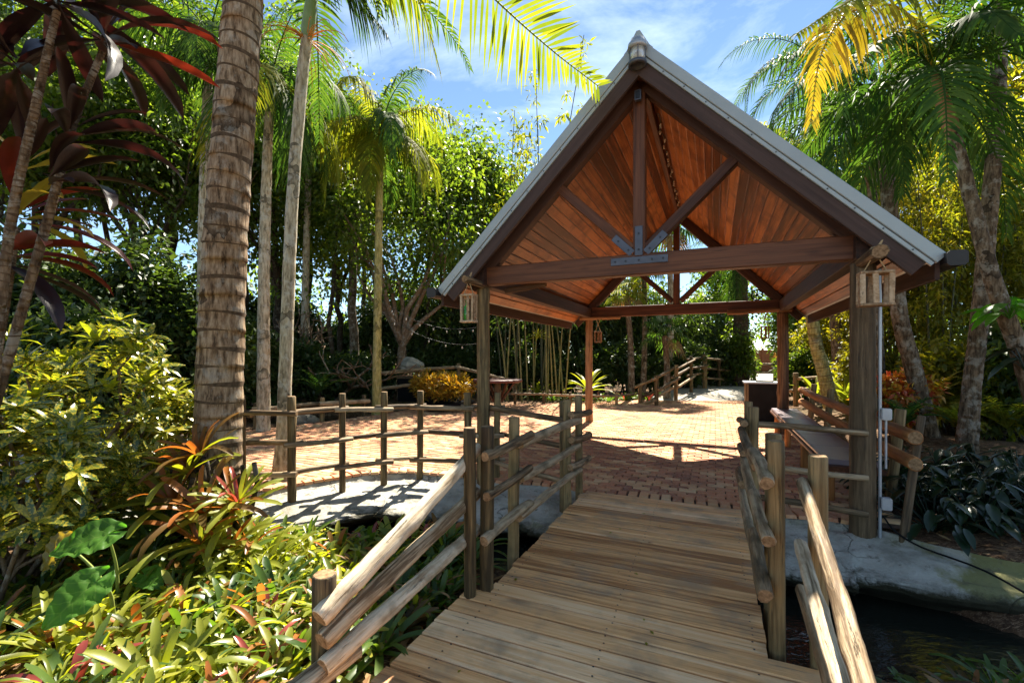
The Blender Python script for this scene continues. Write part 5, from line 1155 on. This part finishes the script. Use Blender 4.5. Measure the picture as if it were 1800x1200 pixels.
hn = ['topmost left of the heap', 'uppermost against the trunk', 'upper left flank', 'upper middle', 'bright orange red one on the upper right', 'left flank', 'middle', 'right of the middle', 'lower left flank', 'lower middle', 'lower right of the middle', 'right flank', 'lower right', 'lowest left']
for (x, y, d, key, s), h_ in zip(hs_, hn):
    bromeliad(AT(x, y, d), key, s*1.2, 'bromeliad in the heap climbing the big palm, '+h_, 'bromeliads climbing the big palm', True, (R.uniform(.1, .5), R.uniform(-.35, .35)))
bromeliad(AT(418, 880, 3.7), 'red', 1.15, 'orange red bromeliad with pink heart right of the big palm trunk', 'bromeliads climbing the big palm', True, (.35, .2))
# right near bed
for k, (x, y, d, s) in enumerate(((1560, 1190, 2.35, .8), (1610, 1165, 2.55, .9), (1660, 1190, 2.4, .9), (1710, 1170, 2.5, .9), (1760, 1150, 2.55, 1.0), (1790, 1195, 2.3, .9), (1690, 1225, 2.25, .9), (1610, 1225, 2.2, .8), (1420, 1190, 2.35, .6), (1445, 1170, 2.5, .6), (1740, 1230, 2.2, .8), (1830, 1160, 2.5, 1.0))):
    bromeliad(AT(x, y+75, d), 'green' if k % 3 else 'bronze', s*.9, ('bronze' if k % 3 == 0 else 'dark green')+' bromeliad on the near right bank, '+['left of the pale rails end', 'second from the rails', 'third from the rails', 'in the middle of the row', 'toward the right of the row', 'at the right border', 'low in the middle', 'low near the rails', 'squeezed between the rails', 'between the rails and the deck', 'low toward the right', 'outermost on the right'][k], 'bromeliads on the near right bank', True)
bromeliad(AT(1795, 945, 4.2), 'green', 1.0, 'single green bromeliad on the mulch at the right edge', None, True)
# back bed, small
for k, (x, y) in enumerate(((918, 700), (940, 703), (970, 706), (985, 700), (1018, 706), (1055, 706), (1070, 708), (1098, 706), (1112, 702), (1140, 706), (1160, 700))):
    dd = FPX*1.6/(y-HY); bromeliad(AT(x, y-1, dd+.5), 'red' if k % 2 else 'green', 1.5, ('red hearted' if k % 2 else 'grey green')+' bromeliad in the low edged bed at the back', 'bromeliads in the back bed')
def agave(label, p, n, ln, wd, mat, bend=.5, inner=1.4, outer=.3):
    t = thing('agave', label, 'agave', p, 'large rosette plants')
    me = []
    for s in range(4):
        v, f = strap(ln*(.85+.1*s), wd, 0, bend+.2*s, 6, .5); me.append(np_mesh('leaf', v, f, M[mat], True))
    for k in range(n):
        e = inner+(outer-inner)*k/n; obj('leaf', me[k % 4], t, (0, 0, .05), Quaternion((0, 0, 1), k*2.4) @ Quaternion((0, 1, 0), -e), R.uniform(.85, 1.1))
agave('blue grey agave with curling leaves behind the bench', AT(1478, 672, 15), 18, 1.1, .085, 'agave', .9)
agave('spreading green rosette plant in the back bed beside the rear left post', AT(1034, 690, 15.9), 20, 1.05, .06, 'brom_lime', .7, 1.2, .15)
agave('bright lime strap plant behind the bench rails', AT(1490, 716, 11.0), 18, .95, .07, 'palm_lime', .7, 1.4, .5)
agave('second lime strap plant left behind the bench', AT(1436, 706, 12.0), 16, .9, .06, 'palm_lime', .8, 1.4, .4)
agave('small green strap plant beside the far bridge', AT(944, 700, 17), 14, .8, .05, 'brom_lime', .8)
agave('variegated plant under the path fence', AT(1282, 676, 20.5), 16, .9, .06, 'brom_lime', .8)
agave('air plant tuft tied to the bamboo', AT(945, 596, 15.5), 18, .45, .025, 'brom_lime', .7, 1.3, -.1)
# ferns and dark broad leaves on the right bank
def broad_plant(label, p, n, sz, mat, seed, group, stalk=.45):
    g = random.Random(seed); t = thing('broadleaf_plant', label, 'plant', p, group)
    for k in range(n):
        an = k*2.4+g.uniform(-.4, .4); el = g.uniform(.35, 1.35); ln = stalk*g.uniform(.6, 1.2); d = Vector((math.cos(el)*math.cos(an), math.cos(el)*math.sin(an), math.sin(el))); tip = d*ln
        a = Acc(); v, f = tube_np([(0, 0, 0), d*ln*.5+Vector((0, 0, .03)), tip], [.007, .006, .005], 5); a.add(v, f)
        L2 = sz*g.uniform(.75, 1.2); ld = Vector((math.cos(an), math.sin(an), g.uniform(-.7, .1))).normalized(); sd = ld.cross(Vector((0, 0, 1))).normalized(); up = sd.cross(ld); vv = []; m = 7
        for i in range(m):
            u = i/(m-1); w = L2*.19*math.sin(math.pi*min(1, u*.94+.06))**.75; c = tip+ld*L2*u+Vector((0, 0, -.28*L2*u*u)); vv += [c+sd*w+up*w*.35, c, c-sd*w+up*w*.35]
        ff = [];
        for i in range(m-1): b = 3*i; ff += [(b, b+1, b+4, b+3), (b+1, b+2, b+5, b+4)]
        a.add([tuple(q) for q in vv], ff); obj('leaf', a.mesh('leaf', M[mat], True), t)
bp_ = [(1600, 790, 5.2), (1650, 800, 5.0), (1700, 790, 5.2), (1750, 800, 4.9), (1800, 790, 5.1), (1620, 850, 4.6), (1680, 850, 4.5), (1740, 855, 4.4), (1800, 860, 4.4), (1590, 760, 5.8), (1660, 760, 5.8), (1725, 760, 5.6), (1790, 755, 5.5), (1850, 820, 4.6), (1570, 800, 5.4), (1640, 890, 4.3), (1720, 895, 4.25), (1850, 880, 4.2)]
for k, (x, y, d) in enumerate(bp_):
    p = AT(x, y, d); broad_plant('dark glossy plant on the right bank, '+('back row' if y < 770 else 'second row' if y < 830 else 'third row' if y < 870 else 'front row')+', '+('by the stake' if x < 1610 else 'left of the middle' if x < 1670 else 'in the middle' if x < 1730 else 'right of the middle' if x < 1790 else 'at the right border'), (p.x, p.y, gz(p.x, p.y)-.02), 30, .20, 'broad_dark', 200+k, 'broad leaved plants on the shaded bank', .46)
broad_plant('bright green leafy climber on the leaning palm at the right edge', AT(1775, 560, 5.85), 16, .32, 'ear_leaf', 260, None, .25)
broad_plant('second leafy climber lower on the leaning palm', AT(1800, 650, 5.8), 12, .32, 'broad_dark', 261, None, .25)
def fern(label, p, n, ln, mat, seed, group=None):
    g = np.random.default_rng(seed); t = thing('fern', label, 'fern', p, group)
    for k in range(n): obj('frond', frond_arr(frond_path((0, 0, 0), k*2.4+g.uniform(-.3, .3), g.uniform(.7, 1.3), ln*g.uniform(.8, 1.1), 1.5, 10), 18, .16, .016, g, grav=.2).mesh('frond', M[mat]), t)
fern('yellow fern leaf spray behind the dark curved palm', AT(1640, 700, 8.6), 9, .9, 'palm_yellow', 1)
fern('sunlit fern clump between the right palms', AT(1690, 760, 7.4), 14, .8, 'palm_lime', 2)
fern('sunlit fern clump right of the right palms', AT(1770, 752, 7.6), 14, .9, 'palm_lime', 3)
fern('low fern beside the croton on the right', AT(1590, 745, 7.2), 12, .7, 'palm_green', 4)
fern('fern under the shade of the left hedge', AT(560, 690, 12), 14, 1.1, 'palm_green', 5)
fern('fern behind the pond rail', AT(470, 735, 11.5), 14, 1.0, 'palm_green', 6)
fern('small fern at the pond edge', AT(610, 725, 12.8), 12, .6, 'palm_lime', 7)
# ------------------------------------------------------------------ spotted croton shrub on the left
def whorl_leaves(g, c, n, ln, wd, up, mat_i, acc, e0=.9):
    for k in range(n):
        v, f = strap(ln*g.uniform(.7, 1.1), wd*g.uniform(.8, 1.2), e0-1.0*k/n+g.uniform(-.2, .2), g.uniform(.5, 1.4), 4, .45, .2); an = k*2.4+g.uniform(-.3, .3)
        q = up @ Quaternion((0, 0, 1), an); m = np.array(q.to_matrix()); acc.add(v@m.T+np.array(c), f, mat_i)
def spotted(label, base, rx, ry, h, nw, seed, tips):
    g = random.Random(seed); gn = np.random.default_rng(seed); t = thing('croton_shrub', label, 'shrub', base, 'spotted crotons in the left bed'); acc = Acc(); st = Acc()
    cl = clumps(gn, nw, np.array([0, 0, h*.52]), np.array([rx, ry, h*.50]), .72, -.8)
    for i, c in enumerate(cl):
        d = Vector((c[0]/rx*.7, c[1]/ry*.7, .75)).normalized(); up = Vector((0, 0, 1)).rotation_difference(d); whorl_leaves(g, c, 11, .21, .019, up, 0, acc)
        if i % 6 == 0: limb(st, (gn.normal()*.15, gn.normal()*.15, -.1), c, .022, .008, gn, 4, .15, 5)
    o = obj('foliage', acc.mesh('foliage', [M['croton']], True), t); obj('stems', st.mesh('stems', M['bark_tree'], True), t)
    for (x, y, d, s) in tips:
        a = Acc(); p = AT(x, y, d)-Vector(base); whorl_leaves(g, tuple(p), 14, .24*s, .022*s, Vector((0, 0, 1)).rotation_difference(Vector((g.uniform(-.2, .2), g.uniform(-.2, .2), 1))), 0, a, 1.1); obj('shoot', a.mesh('shoot', [M['croton_tip']], True), t)
spotted('large yellow spotted croton shrub filling the left side of the view', (-4.15, 4.35, -.15), 1.15, .75, 1.95, 230, 1, [(170, 600, 4.3, 1.1), (235, 625, 4.2, 1.2), (255, 675, 4.1, 1.2), (110, 640, 4.2, 1), (300, 700, 4.2, 1.0), (190, 690, 4.0, .9)])
spotted('second spotted croton shrub at the left border in front of the large one', (-3.75, 3.35, -.15), .85, .55, 1.45, 170, 2, [(60, 700, 3.4, .9), (20, 600, 3.4, 1.0), (130, 760, 3.3, .8)])
spotted('spotted croton branches overhanging the channel beside the big palm', (-3.45, 4.55, -.25), .55, .5, 1.45, 95, 3, [(320, 790, 4.4, .8)])

# ------------------------------------------------------------------ red leaved ti plants
def ti_leaf(ln, wd, bend, mat, seed):
    n = 9; v = []; p = Vector((0, 0, 0)); e = 0; rr = random.Random(seed)
    for k in range(n+1):
        t = k/n; w = wd*(.16+.84*math.sin(math.pi*min(1, max(0, (t-.10)/.92)))**.8) if t > .1 else wd*.16
        if k == n: w = wd*.02
        up = Vector((-math.sin(e), 0, math.cos(e))); wav = .06*math.sin(t*9+seed)
        v += [p+Vector((0, -w, 0))+up*(w*(.45+wav)), p+Vector((0, -w*.5, 0))+up*w*.18, p, p+Vector((0, w*.5, 0))+up*w*.18, p+Vector((0, w, 0))+up*(w*(.45-wav))]
        p = p+Vector((math.cos(e), 0, math.sin(e)))*(ln/n); e -= bend/n*(.4+1.1*t)
    f = [(5*k+j, 5*k+j+1, 5*k+6+j, 5*k+5+j) for k in range(n) for j in range(4)]
    return np_mesh('leaf', np.array([tuple(q) for q in v]), np.array(f), M[mat], True)
TL = {m: [ti_leaf(.52+.05*s, .042+.004*s, .5+.25*s, m, s) for s in range(5)] for m in ('ti_dark', 'ti_red', 'ti_yellow')}
def ti_plant(label, stem, heads, seed):
    g = random.Random(seed); base = Vector(stem[0]); t = thing('ti_plant', label, 'plant', base, 'red leaved ti plants at the left edge')
    path = smooth_path(stem, 40); me = trunk_mesh('stem', [p-base for p in stem], [.026, .023, .02, .016], M['bark_brown'], .03, .10, 10, 3, .3); obj('stem', me, t)
    for (c, n, mat, sc, e0, e1, azr) in heads:
        c = Vector(c)
        for k in range(n):
            u = k/n; an = azr[0]+(azr[1]-azr[0])*((k*.618) % 1)+g.uniform(-.2, .2); e = e0+(e1-e0)*u+g.uniform(-.12, .12)
            m = mat if not isinstance(mat, tuple) else g.choice(mat)
            q = Quaternion((0, 0, 1), an) @ Quaternion((0, 1, 0), -e) @ Quaternion((1, 0, 0), g.uniform(-.5, .5))
            obj('leaf', g.choice(TL[m]), t, c-base+Vector((math.cos(an), math.sin(an), 0))*.015+Vector((0, 0, .10*(1-u))), q, sc*g.uniform(.85, 1.1))
ti_plant('dark red ti plant with the left leaning stem', [AT(-20, 760, 2.5), AT(15, 420, 2.45), AT(62, 190, 2.4), AT(100, 20, 2.35)], [(AT(100, 10, 2.35), 22, ('ti_dark',), 1.05, 1.2, -.5, (-.6, 6.2)), (AT(30, 130, 2.4), 14, ('ti_dark',), 1.0, .9, -.3, (2.0, 5.2))], 1)
ti_plant('dark red ti plant with the right leaning stem and red lower leaves', [AT(-40, 820, 2.6), AT(80, 400, 2.6), AT(125, 230, 2.6), AT(180, 90, 2.6)], [(AT(182, 80, 2.6), 20, ('ti_dark', 'ti_dark', 'ti_dark', 'ti_dark', 'ti_dark', 'ti_dark', 'ti_red'), 1.0, 1.3, -.35, (-1.2, 5.1)), (AT(120, 255, 2.6), 7, ('ti_dark',), .8, .9, -.1, (-.9, 1.0)), (AT(85, 335, 2.6), 7, ('ti_dark',), .9, .5, -.1, (-.6, .6))], 2)
ti_plant('shorter ti plant with scarlet and yellow leaves below the others', [AT(-60, 900, 2.8), AT(-10, 650, 2.8), AT(15, 500, 2.8), AT(30, 400, 2.8)], [(AT(30, 395, 2.8), 10, ('ti_red', 'ti_red', 'ti_yellow'), .85, .9, -.2, (-.8, 1.6)), (AT(0, 470, 2.8), 9, ('ti_red', 'ti_dark'), .9, .6, -.55, (-.9, 1.2)), (AT(40, 300, 2.8), 8, ('ti_yellow', 'ti_dark'), .7, 1.3, .4, (-1, 4))], 3)

# ------------------------------------------------------------------ elephant ears
def ear(label, base, tip, ln, ldir, nrm, mat, seed):
    base, tip = Vector(base), Vector(tip); t = thing('elephant_ear', label, 'plant', base, 'elephant ear leaves in the left bed')
    pts = smooth_path([Vector((0, 0, 0)), (tip-base)*.5+Vector((.03, 0, .05)), tip-base], 10); v, f = tube_np(pts, [.013-.0006*k for k in range(11)], 8); obj('stalk', np_mesh('stalk', v, f, M['stalk'], True), t)
    n, m = 17, 11; vv = []
    for i in range(n):
        u = i/(n-1); y = -.34+1.34*u; w = .43*math.sin(math.pi*min(1, (y+.36)/1.38))**.6*(1-.42*max(0, y))
        for j in range(m):
            s = (j/(m-1))*2-1; x = s*w; yy = y
            if y < 0: yy = y*min(1, abs(s)*1.9)
            x *= 1+.05*math.sin(i*2.3+seed*2); z = .20*abs(s)*w+.045*abs(s)*math.sin(i*1.9+seed+(2 if s > 0 else 0))+.02*math.sin(i*1.7+abs(s)*5+seed)-.20*max(0, y)**2+.02*math.sin(abs(s)*9)
            vv.append((yy*ln, x*ln*1.1, z*ln))
    ff = [(i*m+j, i*m+j+1, (i+1)*m+j+1, (i+1)*m+j) for i in range(n-1) for j in range(m-1)]
    N = Vector(nrm).normalized(); X = Vector(ldir); X = (X-N*X.dot(N)).normalized(); Y = N.cross(X)
    obj('leaf', np_mesh('leaf', np.array(vv), np.array(ff), M[mat], True), t, tip-base, Matrix((X, Y, N)).transposed().to_quaternion())
ear('big green elephant ear leaf, upper of the two large ones', AT(205, 1090, 3.2), AT(190, 938, 3.05), .29, (-.6, .1, -.6), (.30, -.55, .75), 'ear_leaf', 1)
ear('big green elephant ear leaf, lower of the two large ones', AT(200, 1085, 2.9), AT(168, 1022, 2.75), .28, (-.5, -.2, -.75), (.45, -.55, .65), 'ear_leaf', 2)
ear('withered yellowing elephant ear leaf with brown curl', AT(215, 1090, 3.1), AT(112, 952, 3.0), .22, (-.5, 0, -.8), (-.2, -.8, .4), 'ti_yellow', 3)
ear('pale elephant ear leaf low between the bromeliads', AT(240, 1090, 3.3), AT(255, 1010, 3.2), .2, (.7, -.2, -.4), (-.1, -.4, .8), 'ear_leaf', 4)

# ------------------------------------------------------------------ litter
g = np.random.default_rng(8)
v = []; f = []
def litter(n, xr, yr, cond, size, mat, name, label):
    P = []
    while len(P) < n:
        x, y = g.uniform(*xr), g.uniform(*yr)
        if cond(x, y): P.append((x, y))
    P = np.array(P); z = ground_z(P[:, 0], P[:, 1])+.012; k = len(P); an = g.uniform(0, 6.28, k); d = np.stack([np.cos(an), np.sin(an), g.uniform(-.1, .25, k)], 1); s = np.stack([-np.sin(an), np.cos(an), g.uniform(-.3, .3, k)], 1)
    L2 = (size*g.uniform(.5, 1.4, k))[:, None]; c = np.stack([P[:, 0], P[:, 1], z], 1); w = L2*.2
    vv = np.stack([c, c+d*L2*.5+s*w, c+d*L2, c+d*L2*.5-s*w], 1).reshape(-1, 3); i = np.arange(k)*4
    o = obj(name, np_mesh(name, vv, np.stack([i, i+1, i+2, i+3], 1), M[mat])); tag(o, label, 'leaf litter', kind='stuff')
def nearbed(x, y): return y < near_y(x)-.02 and (ab(x, y)[0] < 1.18 or ab(x, y)[0] > 3.35)
litter(2600, (-4.5, 1.0), (1.3, 4.8), nearbed, .10, 'dry_leaf', 'leaf_litter', 'dry brown leaf litter under the left bed plants')
litter(500, (1.2, 5), (.8, 2.5), nearbed, .09, 'dry_leaf', 'leaf_litter', 'dry brown leaf litter on the near right bank')
litter(1500, (3.4, 7.5), (3.4, 8), lambda x, y: y > edge_y(x)+.05 and ab(x, y)[0] > 4.3, .09, 'dry_leaf', 'leaf_litter', 'reddish mulch and litter on the bank right of the pavilion')
fl_ = [pd_mesh('fallen_leaf', [(0, 0, .001), (.012, .018, .006), (0, .045, .002), (-.012, .018, .004)], [(0, 1, 2, 3)], M[m]) for m in ('leaf_yellow', 'dry_leaf', 'leaf_bright')]
for k in range(26):
    p = PV(R.uniform(1.45, 2.95), R.uniform(-4.0, -.2), .0075); o = obj('fallen_leaf', fl_[k % 3], None, p, Quaternion((0, 0, 1), R.random()*6.28), R.uniform(.5, 1.1)); tag(o, 'tiny fallen leaf lying on the footbridge planks', 'leaf', 'fallen leaves on the footbridge')

litter(260, (-5.5, 7.5), (5.5, 15), lambda x, y: bool(in_plaza(x, y)) and y > edge_y(x)+.2, .05, 'dry_leaf', 'leaf_litter', 'small dry leaves scattered over the brick plaza')
for o in COL.objects:
    if o.name.startswith('leaf_litter') and 'plaza' in o.get('label', ''): o.location.z = .055
# things alike in every other way are told apart by their order from the left
ORDN = ['leftmost', 'second from left', 'third from left', 'fourth from left', 'fifth from left', 'sixth from left', 'seventh from left', 'eighth from left', 'ninth from left', 'tenth from left', 'eleventh from left', 'twelfth from left', 'thirteenth from left', 'fourteenth from left', 'fifteenth from left', 'sixteenth from left']
same = {}
for o in COL.objects:
    if o.parent is None and o.get('category') in ('bromeliad', 'grass tuft', 'plant'): same.setdefault(o['label'], []).append(o)
for lab, os_ in same.items():
    if 1 < len(os_) <= 16:
        os_.sort(key=lambda q: q.location.x/max(.2, q.location.y))
        for o, w_ in zip(os_, ORDN): o['label'] = lab+', '+w_
